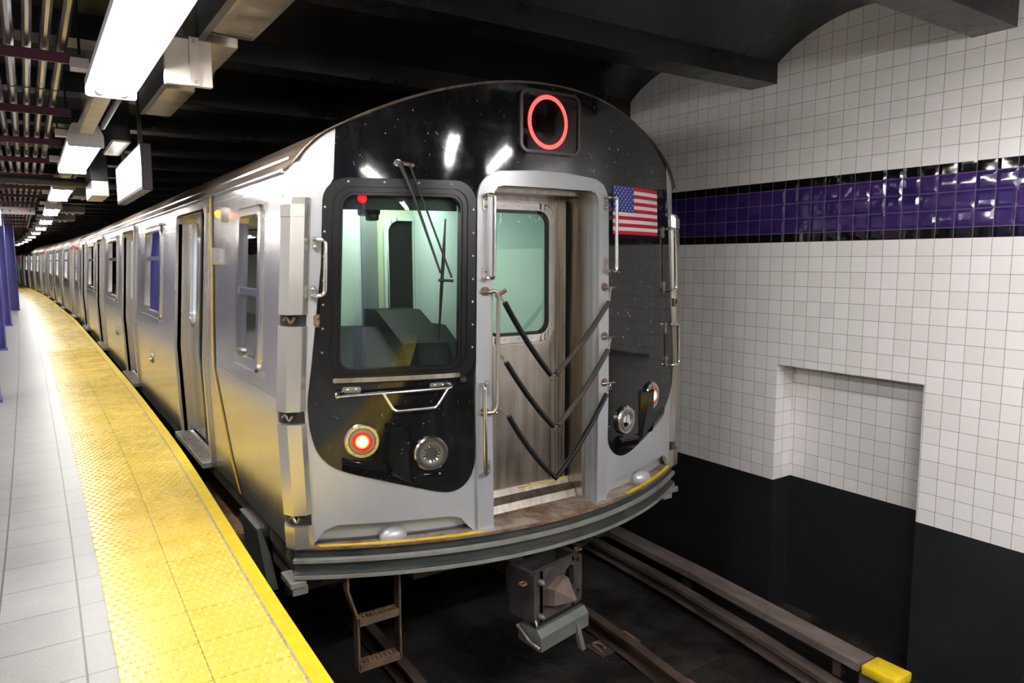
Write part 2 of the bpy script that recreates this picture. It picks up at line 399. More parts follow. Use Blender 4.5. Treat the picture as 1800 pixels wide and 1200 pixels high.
VSF = (0.2, 0.4, 0.6, 0.78, 1.0, 1.2, 1.4, 1.6, 1.8, 2.05)
class MB:
    def __init__(s): s.bm = bmesh.new(); s.mi = 0; s.uv = None
    def v(s, p): return s.bm.verts.new(p)
    def f(s, vs):
        try:
            f = s.bm.faces.new(vs); f.material_index = s.mi; return f
        except ValueError: return None
    def quad(s, a, b, c, d): return s.f([s.v(a), s.v(b), s.v(c), s.v(d)])
    def box(s, x0, x1, y0, y1, z0, z1, fn=None):
        P = [(x, y, z) for x in (x0, x1) for y in (y0, y1) for z in (z0, z1)]
        if fn: P = [fn(*p) for p in P]
        V = [s.v(p) for p in P]
        for q in ((0, 1, 3, 2), (4, 6, 7, 5), (0, 4, 5, 1), (2, 3, 7, 6), (0, 2, 6, 4), (1, 5, 7, 3)): s.f([V[i] for i in q])
        return s
    def bbox(s, x0, x1, y0, y1, z0, z1, b=0.01, seg=2):
        t = MB(); t.box(x0, x1, y0, y1, z0, z1)
        bmesh.ops.bevel(t.bm, geom=list(t.bm.edges), offset=b, segments=seg, affect='EDGES', profile=0.5)
        s.merge(t); return s
    def merge(s, t, mtx=None):
        t.bm.verts.index_update(); mp = {}
        for v in t.bm.verts: mp[v.index] = s.bm.verts.new(mtx @ v.co if mtx else v.co)
        for f in t.bm.faces:
            try:
                nf = s.bm.faces.new([mp[v.index] for v in f.verts]); nf.material_index = max(f.material_index, s.mi)
            except ValueError: pass
        t.bm.free(); return s
    def tube(s, pts, r, seg=8, caps=True):
        pts = [Vector(p) for p in pts]; rings = []
        prev = None
        for i, p in enumerate(pts):
            if i == 0: t = (pts[1]-p)
            elif i == len(pts)-1: t = (p-pts[i-1])
            else: t = (pts[i+1]-p).normalized()+(p-pts[i-1]).normalized()
            t.normalize()
            if prev is None:
                a = Vector((0, 0, 1)) if abs(t.z) < 0.9 else Vector((1, 0, 0))
                n = t.cross(a).normalized()
            else:
                n = (prev - t*prev.dot(t)).normalized()
            prev = n; bvec = t.cross(n)
            rr = r[i] if isinstance(r, (list, tuple)) else r
            rings.append([s.v(p + (n*math.cos(2*PI*k/seg)+bvec*math.sin(2*PI*k/seg))*rr) for k in range(seg)])
        for a, b in zip(rings, rings[1:]):
            for k in range(seg): s.f([a[k], a[(k+1) % seg], b[(k+1) % seg], b[k]])
        if caps: s.f(rings[0][::-1]); s.f(rings[-1])
        return s
    def ring(s, c, n, prof, seg=32, up=(0, 0, 1), sx=1, sy=1):
        """revolve prof [(radius, along n)] about axis n at c"""
        c = Vector(c); n = Vector(n).normalized(); u = Vector(up).cross(n).normalized(); w_ = n.cross(u)
        rs = []
        for r, h in prof:
            rs.append([s.v(c + n*h + u*(r*sx*math.cos(2*PI*k/seg)) + w_*(r*sy*math.sin(2*PI*k/seg))) for k in range(seg)] if r > 1e-6 else [s.v(c+n*h)])
        for a, b in zip(rs, rs[1:]):
            for k in range(seg):
                k2 = (k+1) % seg
                if len(a) == 1 and len(b) > 1: s.f([a[0], b[k], b[k2]])
                elif len(b) == 1 and len(a) > 1: s.f([a[k], a[k2], b[0]])
                elif len(a) > 1: s.f([a[k], a[k2], b[k2], b[k]])
        return s
    def disc(s, c, n, r, seg=16, up=(0, 0, 1)): return s.ring(c, n, [(r, 0), (0, 0)], seg, up)
    def sphere(s, c, r, seg=8, rings=5):
        prof = [(r*math.sin(PI*i/rings), r*math.cos(PI*i/rings)) for i in range(rings+1)]
        prof[0] = (0, r); prof[-1] = (0, -r)
        return s.ring(c, (0, 0, 1), prof, seg, up=(1, 0, 0))
    def hexbolt(s, c, n, r=0.01, h=0.008):
        return s.ring(c, n, [(r, 0), (r, h*0.7), (r*0.8, h), (0, h)], 6, up=(0, 0, 1) if abs(Vector(n).z) < .9 else (1, 0, 0))
    def sweep(s, path, prof, closed_prof=True, caps=True):
        """path: list of (origin, axis1, axis2); prof: list of (a,b)"""
        rings = []
        for o, a, b in path:
            o, a, b = Vector(o), Vector(a), Vector(b)
            rings.append([s.v(o+a*p[0]+b*p[1]) for p in prof])
        n = len(prof)
        for r0, r1 in zip(rings, rings[1:]):
            for k in range(n if closed_prof else n-1): s.f([r0[k], r0[(k+1) % n], r1[(k+1) % n], r1[k]])
        if caps and closed_prof: s.f(rings[0][::-1]); s.f(rings[-1])
        return s
    def panel(s, loops, mapf, w0, w1, us=(), vs=None):
        """plate with holes: loops in (u,v), mapped by mapf(u,v,w); front at w1, back at w0"""
        def sub(L):
            out = []
            for i in range(len(L)):
                a, b = L[i], L[(i+1) % len(L)]
                out.append(a)
                if abs(a[0]-b[0]) > 1e-7:
                    cuts = [u for u in us if min(a[0], b[0])+1e-6 < u < max(a[0], b[0])-1e-6]
                    cuts.sort(reverse=a[0] > b[0])
                    for u in cuts:
                        t = (u-a[0])/(b[0]-a[0]); out.append((u, a[1]+t*(b[1]-a[1])))
            return out
        nose = getattr(mapf, '__name__', '') == 'mapF'      # coarser rounding on the nose keeps slivers out of its smooth shading
        if nose: us = sorted({round(x, 3) for x in us})
        loops = [sub([(round(p[0], 3 if nose else 6), round(p[1], 6)) for p in L]) for L in loops]
        allx = sorted({p[0] for L in loops for p in L})
        xs = sorted(set(allx) | {u for u in us if allx[0] < u < allx[-1]})
        xs = [x for i, x in enumerate(xs) if i == 0 or x-xs[i-1] > 1e-7]
        if vs is None: vs = VSF if getattr(mapf, '__name__', '') == 'mapF' else ()
        cache = {}; T = MB(); T.mi = s.mi; dst = s; s = T
        def V(u, v, w_):
            k = (round(u, 5), round(v, 5), w_)
            if k not in cache: cache[k] = s.v((u, v, w_))
            return cache[k]
        E = []
        for L in loops:
            for i in range(len(L)):
                a, b = L[i], L[(i+1) % len(L)]
                if abs(a[0]-b[0]) > 1e-7: E.append((a, b) if a[0] < b[0] else (b, a))
        for x0, x1 in zip(xs, xs[1:]):
            mid = (x0+x1)/2; cr = []
            for a, b in E:
                if a[0] < mid < b[0]:
                    g = lambda x: a[1]+(b[1]-a[1])*(x-a[0])/(b[0]-a[0])
                    cr.append((g(mid), g(x0), g(x1)))
            cr.sort()
            for i in range(0, len(cr)-1, 2):
                _, a0, a1 = cr[i]; _, b0, b1 = cr[i+1]
                for w_, fl in ((w1, False), (w0, True)):
                    pts = [V(x0, a0, w_), V(x1, a1, w_), V(x1, b1, w_), V(x0, b0, w_)]
                    q = []
                    for p in pts:
                        if p not in q: q.append(p)
                    if len(q) > 2: s.f(q[::-1] if fl else q)
                    if w0 == w1: break
        if w0 != w1:
            for L in loops:
                for i in range(len(L)):
                    a, b = L[i], L[(i+1) % len(L)]
                    s.f([V(*a, w0), V(*b, w0), V(*b, w1), V(*a, w1)])
        for c_ in vs:
            bmesh.ops.bisect_plane(T.bm, geom=list(T.bm.verts)+list(T.bm.edges)+list(T.bm.faces), plane_co=(0, c_, 0), plane_no=(0, 1, 0))
        for v_ in T.bm.verts: v_.co = Vector(mapf(*v_.co))
        dst.merge(T)
        return dst
    def build(s, name, mats, parent=None, smooth=35, org=None, recalc=True, an=False):
        if recalc: bmesh.ops.recalc_face_normals(s.bm, faces=list(s.bm.faces))
        me = bpy.data.meshes.new(name)
        o = bpy.data.objects.new(name, me)
        if parent is not None:
            O = ORG[root_of(parent).name]
        else:
            O = Vector(org) if org is not None else Vector((0, 0, 0))
            o.location = O
        bmesh.ops.translate(s.bm, verts=list(s.bm.verts), vec=-O)
        s.bm.to_mesh(me); s.bm.free()
        C.objects.link(o)
        if parent is not None: o.parent = parent
        ORG[o.name] = O
        for m_ in (mats if isinstance(mats, (list, tuple)) else [mats]): me.materials.append(M[m_] if isinstance(m_, str) else m_)
        if smooth:
            for p in me.polygons: p.use_smooth = True
            me.set_sharp_from_angle(angle=R(smooth))
        if an:      # exact normals of the bowed nose on its outward faces
            tabu = [(planF(u)[0], u) for u in fr(-UM, UM, 0.02)]; nl = [None]*len(me.loops)
            for p in me.polygons:
                for li in p.loop_indices:
                    co = me.vertices[me.loops[li].vertex_index].co + O
                    k = hw(co.z)/1.49; k = k if abs(co.x-XC) > 0.6 else 1+(k-1)*abs(co.x-XC)/0.6
                    a_ = NF(lerp_tab(tabu, (co.x-XC)/k)); d = a_.dot(p.normal)
                    nl[li] = (a_ if d > 0.93 or (p.area < 2e-5 and d > 0) else (-a_ if d < -0.93 or p.area < 2e-5 else p.normal))[:]
            me.normals_split_custom_set(nl)
        return o

def rrect(u0, u1, v0, v1, r, n=6, radii=None):
    """rounded rectangle loop; radii (bl, br, tr, tl)"""
    rr = radii or (r, r, r, r); P = []
    for (cx, cy, a0, q) in ((u0, v0, 180, 0), (u1, v0, 270, 1), (u1, v1, 0, 2), (u0, v1, 90, 3)):
        r_ = rr[q]; sx = 1 if cx == u0 else -1; sy = 1 if cy == v0 else -1
        if r_ < 1e-6: P.append((cx, cy)); continue
        ox, oy = cx+sx*r_, cy+sy*r_
        for i in range(n+1):
            a = R(a0+90*i/n); P.append((ox+r_*math.cos(a), oy+r_*math.sin(a)))
    return P
def roundpoly(pts, r, n=5):
    """round the corners of an open or closed 2D/3D polyline (closed)"""
    out = []; L = len(pts); pts = [Vector(p) for p in pts]
    rs = r if isinstance(r, (list, tuple)) else [r]*L
    for i in range(L):
        p, a, b = pts[i], pts[i-1], pts[(i+1) % L]
        if rs[i] <= 0: out.append(tuple(p)); continue
        da, db = (a-p), (b-p); k = min(rs[i], da.length*0.49, db.length*0.49)
        A = p+da.normalized()*k; B = p+db.normalized()*k
        for j in range(n+1):
            t = j/n; out.append(tuple(A*(1-t)**2 + p*2*t*(1-t) + B*t*t))
    return out
def fillet(pts, r, n=4):
    pts = [Vector(p) for p in pts]; out = [pts[0]]
    for i in range(1, len(pts)-1):
        p, a, b = pts[i], pts[i-1], pts[i+1]
        k = min(r, (a-p).length*0.49, (b-p).length*0.49)
        A = p+(a-p).normalized()*k; B = p+(b-p).normalized()*k
        for j in range(n+1):
            t = j/n; out.append(A*(1-t)**2 + p*2*t*(1-t) + B*t*t)
    out.append(pts[-1]); return out
def fr(a, b, st):
    n = max(1, int(round((b-a)/st))); return [a+(b-a)*i/n for i in range(n+1)]
def lerp_tab(tab, x):
    if x <= tab[0][0]: return tab[0][1]
    for (a, b), (c, d) in zip(tab, tab[1:]):
        if x <= c: return b+(d-b)*(x-a)/(c-a)
    return tab[-1][1]

# ------------------------------------------------------------------ the setting
EDGE = [(-8, 0.80), (0, 0.815), (2.4, 0.846), (3.1, 0.861), (4.4, 0.908), (6.2, 0.975), (9.5, 1.01), (16, 1.01), (22, 1.0), (31, 0.82), (40, 0.58), (49, 0.16), (59, -0.36), (68, -1.05), (78, -1.9), (90, -3.1)]
INNER = [(-8, 0.13), (0, 0.15), (3, 0.187), (4.2, 0.208), (6.7, 0.216), (13, 0.208), (22, 0.13), (31, 0.0), (40, -0.22), (49, -0.62), (59, -1.12), (68, -1.8), (78, -2.7), (90, -3.9)]
def smooth_tab(tab):
    return lambda y: (lerp_tab(tab, y-0.8)+lerp_tab(tab, y)+lerp_tab(tab, y+0.8))/3
edge = smooth_tab(EDGE); inner = smooth_tab(INNER)
ys = fr(-8, 12, 0.4) + fr(12, 88, 1.5)[1:]

def strip_mesh(fa, fb, z, name, mat_, n=1, depth=None, kind='structure', uvf=None):
    b = MB(); uvl = b.bm.loops.layers.uv.new('UVMap')
    rows = []
    for y in ys:
        rows.append([(b.v((fa(y)+(fb(y)-fa(y))*k/n, y, z)), (uvf or (lambda x, yy: (x-inner(yy), yy)))(fa(y)+(fb(y)-fa(y))*k/n, y)) for k in range(n+1)])
    for r0, r1 in zip(rows, rows[1:]):
        for k in range(n):
            q = [r0[k], r0[k+1], r1[k+1], r1[k]]
            f = b.f([x[0] for x in q])
            for lp, x in zip(f.loops, q): lp[uvl].uv = x[1]
    if depth:
        for fx in (fb,):
            vs = [(b.v((fx(y), y, z)), b.v((fx(y), y, z-depth))) for y in ys]
            for p, q in zip(vs, vs[1:]): b.f([p[0], q[0], q[1], p[1]])
    o = b.build(name, mat_, smooth=0, recalc=False); o['kind'] = kind
    return o, b
strip_mesh(lambda y: -7.0, inner, 0.0, 'floor', 'floor', 1)
BW = 0.078
tb_out = lambda y: edge(y)-BW
# tactile paving strip with raised domes
b = MB(); uvl = b.bm.loops.layers.uv.new('UVMap'); rows = []
def frac(x, y): return (x-inner(y))/(tb_out(y)-inner(y))
for y in ys:
    rows.append([(b.v((inner(y)+(tb_out(y)-inner(y))*k/2, y, 0.004)), (k/2, y)) for k in range(3)])
for r0, r1 in zip(rows, rows[1:]):
    for k in range(2):
        q = [r0[k], r0[k+1], r1[k+1], r1[k]]
        f = b.f([x[0] for x in q])
        for lp, x in zip(f.loops, q): lp[uvl].uv = x[1]
yy = 2.0; row = 0
PR = 0.3125/6
while yy < 15:
    nn = 14
    for k in range(nn):
        fx = (k+0.5+(0.25 if row % 2 else -0.25))/nn
        cx = inner(yy)+(tb_out(yy)-inner(yy))*fx
        sd = 7 if yy < 6 else 5
        rb, rt, h = 0.0125, 0.0085, 0.0052
        lo = []; hi = []
        for i in range(sd):
            a = 2*PI*i/sd
            lo.append(b.v((cx+rb*math.cos(a), yy+rb*math.sin(a), 0.004))); hi.append(b.v((cx+rt*math.cos(a), yy+rt*math.sin(a), 0.004+h)))
        fs = [b.f([lo[i], lo[(i+1) % sd], hi[(i+1) % sd], hi[i]]) for i in range(sd)] + [b.f(hi)]
        for f in fs:
            for lp in f.loops: lp[uvl].uv = (fx, yy if abs(math.remainder(yy-3.05, 0.3125)) > 0.01 else yy+0.012)
    yy += PR; row += 1
# the loop starts on a joint so that rows keep clear of it
o = b.build('trim_1', 'tactile', smooth=0, recalc=False); o['kind'] = 'structure'
strip_mesh(lambda y: edge(y)-BW-0.001, lambda y: edge(y)-BW+0.009, 0.0045, 'trim_2', 'edge_joint')
strip_mesh(lambda y: edge(y)-BW+0.009, edge, 0.005, 'trim_3', 'edge', depth=0.09)
b = MB()
vs = [(b.v((edge(y)-0.01, y, -0.05)), b.v((edge(y)-0.01, y, -1.3))) for y in ys]
for p, q in zip(vs, vs[1:]): b.f([p[0], q[0], q[1], p[1]])
tag(b.build('wall_platform_face', 'under', smooth=0, recalc=False), kind='structure')
# track bed
b = MB()
n = 40
b.quad((-4.5, -8, -1.25), (5.3, -8, -1.25), (5.3, 26, -1.25), (-4.5, 26, -1.25))
b.quad((-9, 26, -1.25), (7, 26, -1.25), (7, 90, -1.25), (-9, 90, -1.25))
tag(b.build('floor_trackbed', 'track', smooth=0), kind='structure')
# ceiling: black beams across, shallow vaults between
b = MB()
prof = []
k = -6
BP, B0 = 1.6, 3.665
while B0+BP*k < 70:
    c = B0+BP*k
    prof += [(c-0.12, 3.04), (c-0.12, 2.89), (c+0.12, 2.89), (c+0.12, 3.04)]
    L = BP-0.24
    if c < 24:
        for i in range(1, 10):
            t = i/10; prof.append((c+0.12+L*t, 3.04+0.23*math.sin(PI*t)**0.8))
    else: prof.append((c+0.12+L/2, 3.2))
    k += 1
for (x0, x1) in ((-7, -2), (-2, 1.2), (1.2, 4.83)):
    V0 = [b.v((x0, p[0], p[1])) for p in prof]; V1 = [b.v((x1, p[0], p[1])) for p in prof]
    for i in range(len(prof)-1): b.f([V0[i], V0[i+1], V1[i+1], V1[i]])
tag(b.build('ceiling', 'ceiling', smooth=30, recalc=False), kind='structure')
# right wall with the niche
WX, NY0, NY1, NZ = 4.8, 2.335, 3.445, 0.758
b = MB()
y0, y1, z0, z1 = -8.0, 5.2, -1.26, 3.35
for (a, c, e, g) in ((y0, NY0, z0, z1), (NY1, y1, z0, z1), (NY0, NY1, NZ, z1)):
    b.quad((WX, a, e), (WX, c, e), (WX, c, g), (WX, a, g))
D = 0.225
b.quad((WX+D, NY0, z0), (WX+D, NY1, z0), (WX+D, NY1, NZ), (WX+D, NY0, NZ))
b.quad((WX, NY0, z0), (WX+D, NY0, z0), (WX+D, NY0, NZ), (WX, NY0, NZ))
b.quad((WX, NY1, z0), (WX, NY1, NZ), (WX+D, NY1, NZ), (WX+D, NY1, z0))
b.quad((WX, NY0, NZ), (WX+D, NY0, NZ), (WX+D, NY1, NZ), (WX, NY1, NZ))
tag(b.build('wall_right', 'wall', smooth=0), kind='structure')
b = MB(); b.box(4.78, 5.0, 5.2, 26, -1.26, 3.35); tag(b.build('wall_right_dark', 'blk_paint', smooth=0), kind='structure')
b = MB(); b.box(-7.1, -7.0, -8, 90, -1.3, 3.4); tag(b.build('wall_left', 'tile_plain', smooth=0), kind='structure')
b = MB(); b.box(-7.1, 5.1, -8.1, -8.0, -1.3, 3.4); tag(b.build('wall_back', 'grey_panel', smooth=0), kind='structure')
b = MB(); b.box(-12, 8, 90, 90.2, -1.3, 3.4); tag(b.build('wall_far', 'blk_paint', smooth=0), kind='structure')
b = MB(); b.box(5.1, 5.2, -8, 5.2, -1.26, 3.4); tag(b.build('wall_right_backing', 'blk_paint', smooth=0), kind='structure')

# ------------------------------------------------------------------ rails
def curve_rail(name, pts, prof, mat_, label, cat, group=None, zt=-1.13):
    P = [Vector((x, y, zt)) for x, y in pts]; path = []
    for i, p in enumerate(P):
        t = (P[min(i+1, len(P)-1)]-P[max(i-1, 0)]).normalized()
        path.append((p, Vector((t.y, -t.x, 0)), Vector((0, 0, 1))))
    o0 = P[0]
    o = MB().sweep(path, prof).build(name, mat_, smooth=30, org=(o0.x, o0.y, zt))
    tag(o, label, cat, group); return o
railprof = [(-0.036, 0), (0.036, 0), (0.036, -0.03), (0.01, -0.045), (0.01, -0.09), (0.07, -0.098), (0.07, -0.105), (-0.07, -0.105), (-0.07, -0.098), (-0.01, -0.09), (-0.01, -0.045), (-0.036, -0.03)]
def shifted(dx): return [(3.10+dx, 0.9), (3.215+dx, 1.9), (3.345+dx, 3.01), (3.40+dx, 3.5), (3.44+dx, 4.1), (3.45+dx, 5.0), (3.40+dx, 7), (3.36+dx, 12), (3.36+dx, 21)]
rail_r = curve_rail('running_rail', shifted(0), railprof, 'rail', 'brown steel running rail emerging to the right of the train coupler', 'rail')
rail_l = curve_rail('running_rail', [(x-1.50, y) for x, y in shifted(0)], railprof, 'rail', 'dark running rail in the shadow beside the platform edge', 'rail')
third = curve_rail('third_rail', [(3.80, 0.9), (4.00, 1.95), (4.076, 2.48), (4.18, 3.2), (4.27, 4.0), (4.33, 5), (4.33, 8), (4.33, 20)],
    [(-0.045, 0), (0.045, 0), (0.05, -0.03), (0.015, -0.05), (0.015, -0.09), (0.05, -0.11), (-0.05, -0.11), (-0.015, -0.09), (-0.015, -0.05), (-0.05, -0.03)],
    'rail_dk', 'brown third rail running between the guard board and the running rail', 'third rail', zt=-1.08)
gpts = [(4.27, 1.0), (4.36, 1.95), (4.405, 2.4), (4.47, 3.1), (4.55, 4.0), (4.60, 5), (4.60, 9), (4.60, 20)]
guard = curve_rail('guard_board', gpts[2:], [(-0.085, 0), (0.085, 0), (0.085, -0.055), (-0.085, -0.055)], 'guard',
    'dusty grey-brown guard board lying along the foot of the tiled wall', 'guard board', zt=-1.045)
for i in range(2):
    y = 2.6+1.5*i; x = lerp_tab([(q, p) for p, q in gpts], y); b = MB(); b.box(x-0.02, x+0.05, y-0.03, y+0.03, -1.25, -1.1); b.build('bracket', 'rail_dk', guard, smooth=0)
b = MB(); b.bbox(4.31, 4.50, 2.15, 2.38, -1.10, -1.035, 0.012)
ye = b.build('board_end_block', 'yellow', smooth=40, org=(4.40, 2.3, -1.07)); tag(ye, 'bright yellow painted end block of the guard board by the wall', 'guard board end')
b = MB(); b.box(4.33, 4.47, 2.2, 2.4, -1.25, -1.10); b.build('support', 'rail_dk', ye, smooth=0)
for (x, y) in ((4.02, 2.16),):
    b = MB(); b.ring((x, y, -1.25), (0, 0, 1), [(0.07, 0), (0.075, 0.022), (0.05, 0.033), (0.06, 0.045), (0.045, 0.056), (0, 0.056)], 20, up=(1, 0, 0))
    tag(b.build('insulator', 'rail_dk', org=(x, y, -1.25)), 'round brown porcelain insulator under the third rail', 'insulator')
for i, (x, y) in enumerate(((3.33, 3.05), (3.25, 2.35), (3.41, 3.75))):
    t = empty('tie_plate', (x, y, -1.25), ['brown tie plate with spring clip on the running rail, middle one', 'brown tie plate with spring clip nearest the bottom edge', 'brown tie plate with spring clip nearest the coupler'][i], 'tie plate')
    b = MB(); b.box(x-0.19, x+0.19, y-0.09, y+0.09, -1.25, -1.236); b.build('plate', 'rail_dk', t, smooth=0)
    for s in (-1, 1):
        b = MB(); b.tube(fillet([(x+s*0.16, y-0.05, -1.228), (x+s*0.16, y+0.05, -1.222), (x+s*0.12, y+0.05, -1.215), (x+s*0.105, y, -1.222), (x+s*0.12, y-0.04, -1.218)], 0.03), 0.011, 6)
        b.build('clip', 'rust', t)
# wooden sleepers
slp = None
SL = ['in front of the coupler', 'half hidden by the boarding ladder', 'at the bottom edge of the track']
for i, y in enumerate((2.7, 3.3, 2.1)):
    b = MB(); b.bbox(1.35, 3.95, y-0.11, y+0.11, -1.30, -1.238, 0.012)
    tag(b.build('sleeper', 'track', org=(2.6, y, -1.25)), 'dark grimy wooden sleeper '+SL[i], 'sleeper')

# ------------------------------------------------------------------ purple columns
for i, (y, x1, lab) in enumerate(((9.94, -0.347, 'purple steel platform column nearest the camera at the left edge'),
        (15.7, -0.402, 'purple steel platform column second from the camera'),
        (21.5, -0.407, 'purple steel platform column third along the platform'),
        (28.2, -0.289, 'purple steel platform column furthest along the platform'),
        (4.1, -0.36, 'purple steel platform column beside the camera, seen in the train side'),
        (-1.7, -0.36, 'purple steel platform column behind the camera'))):
    t = empty('platform_column', (x1-0.15, y, 0), lab, 'column', 'purple platform columns')
    b = MB(); hw_, d = 0.15, 0.15
    xc = x1-0.15
    for s in (-1, 1): b.box(xc+s*0.15-(0.02 if s > 0 else 0), xc+s*0.15+(0.02 if s < 0 else 0), y-0.15, y+0.15, 0, 3.0)
    b.box(xc-0.13, xc+0.13, y-0.01, y+0.01, 0, 3.0)
    b.build('shaft', 'purple', t, smooth=0)
    b = MB(); b.box(xc-0.17, xc+0.17, y-0.17, y+0.17, 0.0, 0.03)
    b.build('base_plate', 'purple', t, smooth=0)

# cream ventilation duct high beside the columns
t = empty('air_duct', (-0.6, 10.9, 2.4), 'cream painted air duct above the purple columns at the left edge', 'duct')
b = MB(); b.bbox(-0.65, -0.27, 11.4, 12.6, 2.30, 2.52, 0.02); b.build('housing', 'cream_duct', t)
b = MB(); b.bbox(-0.44, -0.26, 11.5, 12.5, 2.06, 2.30, 0.02); b.build('outlet', 'cream_duct', t)

# ------------------------------------------------------------------ conduits on the ceiling
CB = [1.4, 3.05, 4.68, 6.35, 7.95, 9.45, 11.2, 12.9, 14.6, 16.4, 18.2, 20.0, 22, 24, 26, 28.5]
ZC = 2.66
for k in range(16):
    x = 0.228-0.078*k
    if k == 0: lab = 'silver conduit pipe on the ceiling nearest the light fixtures'
    else: lab = 'silver conduit pipe in the parallel run on the dark ceiling'
    r_ = 0.024 if k % 3 else 0.027
    b = MB()
    b.tube([(x, 1.0, ZC+0.055), (x, 14, ZC+0.055), (x-0.15, 30, ZC+0.055)], r_, 10)
    for yj in (5.75, 9.0, 12.2): b.tube([(x, yj, ZC+0.055), (x, yj+0.13, ZC+0.055)], r_+0.004, 10)
    o = b.build('conduit_pipe', 'galv', org=(x, 1.0, ZC+0.055)); tag(o, lab, 'conduit', 'ceiling conduits')
for i, y in enumerate(CB):
    b = MB(); xr = 0.34 if y < 21 else 0.06
    b.box(-1.2, xr, y-0.03, y+0.03, ZC-0.005, ZC+0.02); b.box(-1.2, xr, y-0.03, y-0.018, ZC-0.035, ZC-0.005)
    ords = ['first', 'second', 'third', 'fourth', 'fifth', 'sixth', 'seventh', 'eighth', 'ninth', 'tenth', 'eleventh', 'twelfth', 'thirteenth', 'fourteenth', 'fifteenth', 'sixteenth']
    t = b.build('hanger_bar', 'maroon', smooth=0, org=(0, y, ZC)); tag(t, 'maroon steel hanger bar carrying the conduits, %s along the platform' % ords[i], 'hanger bar', 'conduit hanger bars')
    for xx in (xr-0.03, -1.17)[0 if y < 21 else 1:]: b = MB(); b.tube([(xx, y, ZC), (xx, y, 3.2)], 0.008, 6); b.build('rod', 'dark_frame', t)
# long dark pipe crossing above the platform
b = MB(); b.tube([(-1.6, 9.9, 2.50), (0.95, 9.9, 2.47)], 0.05, 12)
tag(b.build('cross_pipe', 'dark_frame', org=(0, 9.9, 2.55)), 'thick dark pipe crossing the ceiling behind the second light', 'pipe')

# ------------------------------------------------------------------ fluorescent light fixtures
FL = ['nearest fluorescent fixture with two tubes, cut by the top edge', 'second fluorescent fixture from the camera, before the cross pipe',
      'third fluorescent fixture, just beyond the cross pipe', 'fourth fluorescent fixture along the platform', 'fifth fluorescent fixture along the platform',
      'sixth fluorescent fixture, beyond the pale ceiling panel', 'seventh fluorescent fixture far down the platform', 'eighth fluorescent fixture far down the platform',
      'ninth fluorescent fixture far down the platform', 'tenth fluorescent fixture far down the platform', 'eleventh fluorescent fixture far down the platform', 'furthest fluorescent fixture above the curve']
def fixture(x, y0, z, L, W, label, tube='tube'):
    t = empty('light_fixture', (x, y0, z), label, 'light fixture', 'platform fluorescent fixtures')
    w2 = W/2
    b = MB()
    # channel body on top, flaring reflector sides
    b.sweep([((x, y, z), (1, 0, 0), (0, 0, 1)) for y in (y0, y0+L)], [(-w2*0.62, 0.135), (w2*0.62, 0.135), (w2, 0.035), (w2, 0.0), (w2-0.008, 0.0), (w2*0.62-0.004, 0.115), (-w2*0.62+0.004, 0.115), (-w2+0.008, 0.0), (-w2, 0.0), (-w2, 0.035)])
    b.build('housing', 'fixture', t, smooth=0)
    b = MB(); b.quad((x-w2*0.6, y0+0.02, z+0.105), (x+w2*0.6, y0+0.02, z+0.105), (x+w2*0.6, y0+L-0.02, z+0.105), (x-w2*0.6, y0+L-0.02, z+0.105))
    b.build('reflector', 'reflector', t, smooth=0)
    for yy in (y0-0.012, y0+L):
        e = MB(); e.panel([roundpoly([(x-w2, z-0.042), (x+w2, z-0.042), (x+w2, z+0.05), (x+w2*0.7, z+0.14), (x-w2*0.7, z+0.14), (x-w2, z+0.05)], 0.02)], lambda u, v, w_: (u, w_, v), yy, yy+0.012)
        p = e.build('end_plate', 'fixture', t, smooth=0)
        if yy < y0:
            q = MB(); q.ring((x, yy-0.001, z+0.07), (0, -1, 0), [(0.018, 0), (0.018, 0.004), (0.013, 0.004), (0.013, 0)], 16); q.build('knockout', 'duct_grey', p)
    for s in (-1, 1):
        xx = x+s*w2*0.42
        q = MB(); q.tube([(xx, y0+0.03, z-0.010), (xx, y0+L-0.03, z-0.010)], 0.019, 12); q.build('tube', tube, t)
        for yy in (y0+0.0, y0+L-0.04): q = MB(); q.tube([(xx, yy, z-0.008), (xx, yy+0.04, z-0.008)], 0.027, 12); q.build('lamp_holder', 'fixture', t)
        for yy in (y0+0.05, y0+L-0.058): q = MB(); q.tube([(xx, yy, z-0.010), (xx, yy+0.008, z-0.010)], 0.0215, 12); q.build('tube_collar', 'duct_grey', t)
    for yy in (y0+0.35, y0+L-0.35): q = MB(); q.tube([(x, yy, z+0.13), (x, yy, 2.97 if y0 < 22 else 3.15)], 0.008, 6); q.build('hanger', 'dark_frame', t)
    q = MB(); q.box(x-w2-0.07, x-w2+0.012, y0+0.12, y0+0.22, z+0.05, z+0.10); q.build('mounting_clip', 'fixture', t, smooth=0)
    q = MB(); q.box(x-w2-0.07, x-w2+0.012, y0+L-0.22, y0+L-0.12, z+0.05, z+0.10); q.build('mounting_clip', 'fixture', t, smooth=0)
    return t
FX, FZ = 0.445, 2.50
def fx_at(y): return FX+(edge(y+1)-1.01 if y > 16 else 0)
ks = [(2.55+4.1*i, FL[i]) for i in range(12)]
for y, lab in ks: fixture(fx_at(y), y, FZ, 2.05, 0.25, lab)
fixture(FX-0.02, -1.55, FZ, 2.05, 0.25, 'fluorescent fixture above and behind the camera')
fixture(FX-0.03, -5.65, FZ, 2.05, 0.25, 'fluorescent fixture furthest behind the camera')
BACK = ['by the first column', 'by the second column', 'by the third column', 'opposite the camera', 'behind the camera']
for i, y in enumerate((7.5, 13.5, 19.5, 1.5, -4.5)):  # extra row out of view, added as fill light
    fixture(-2.6, y, FZ+0.2, 2.05, 0.25, 'added fill light over the middle of the platform, '+BACK[i])
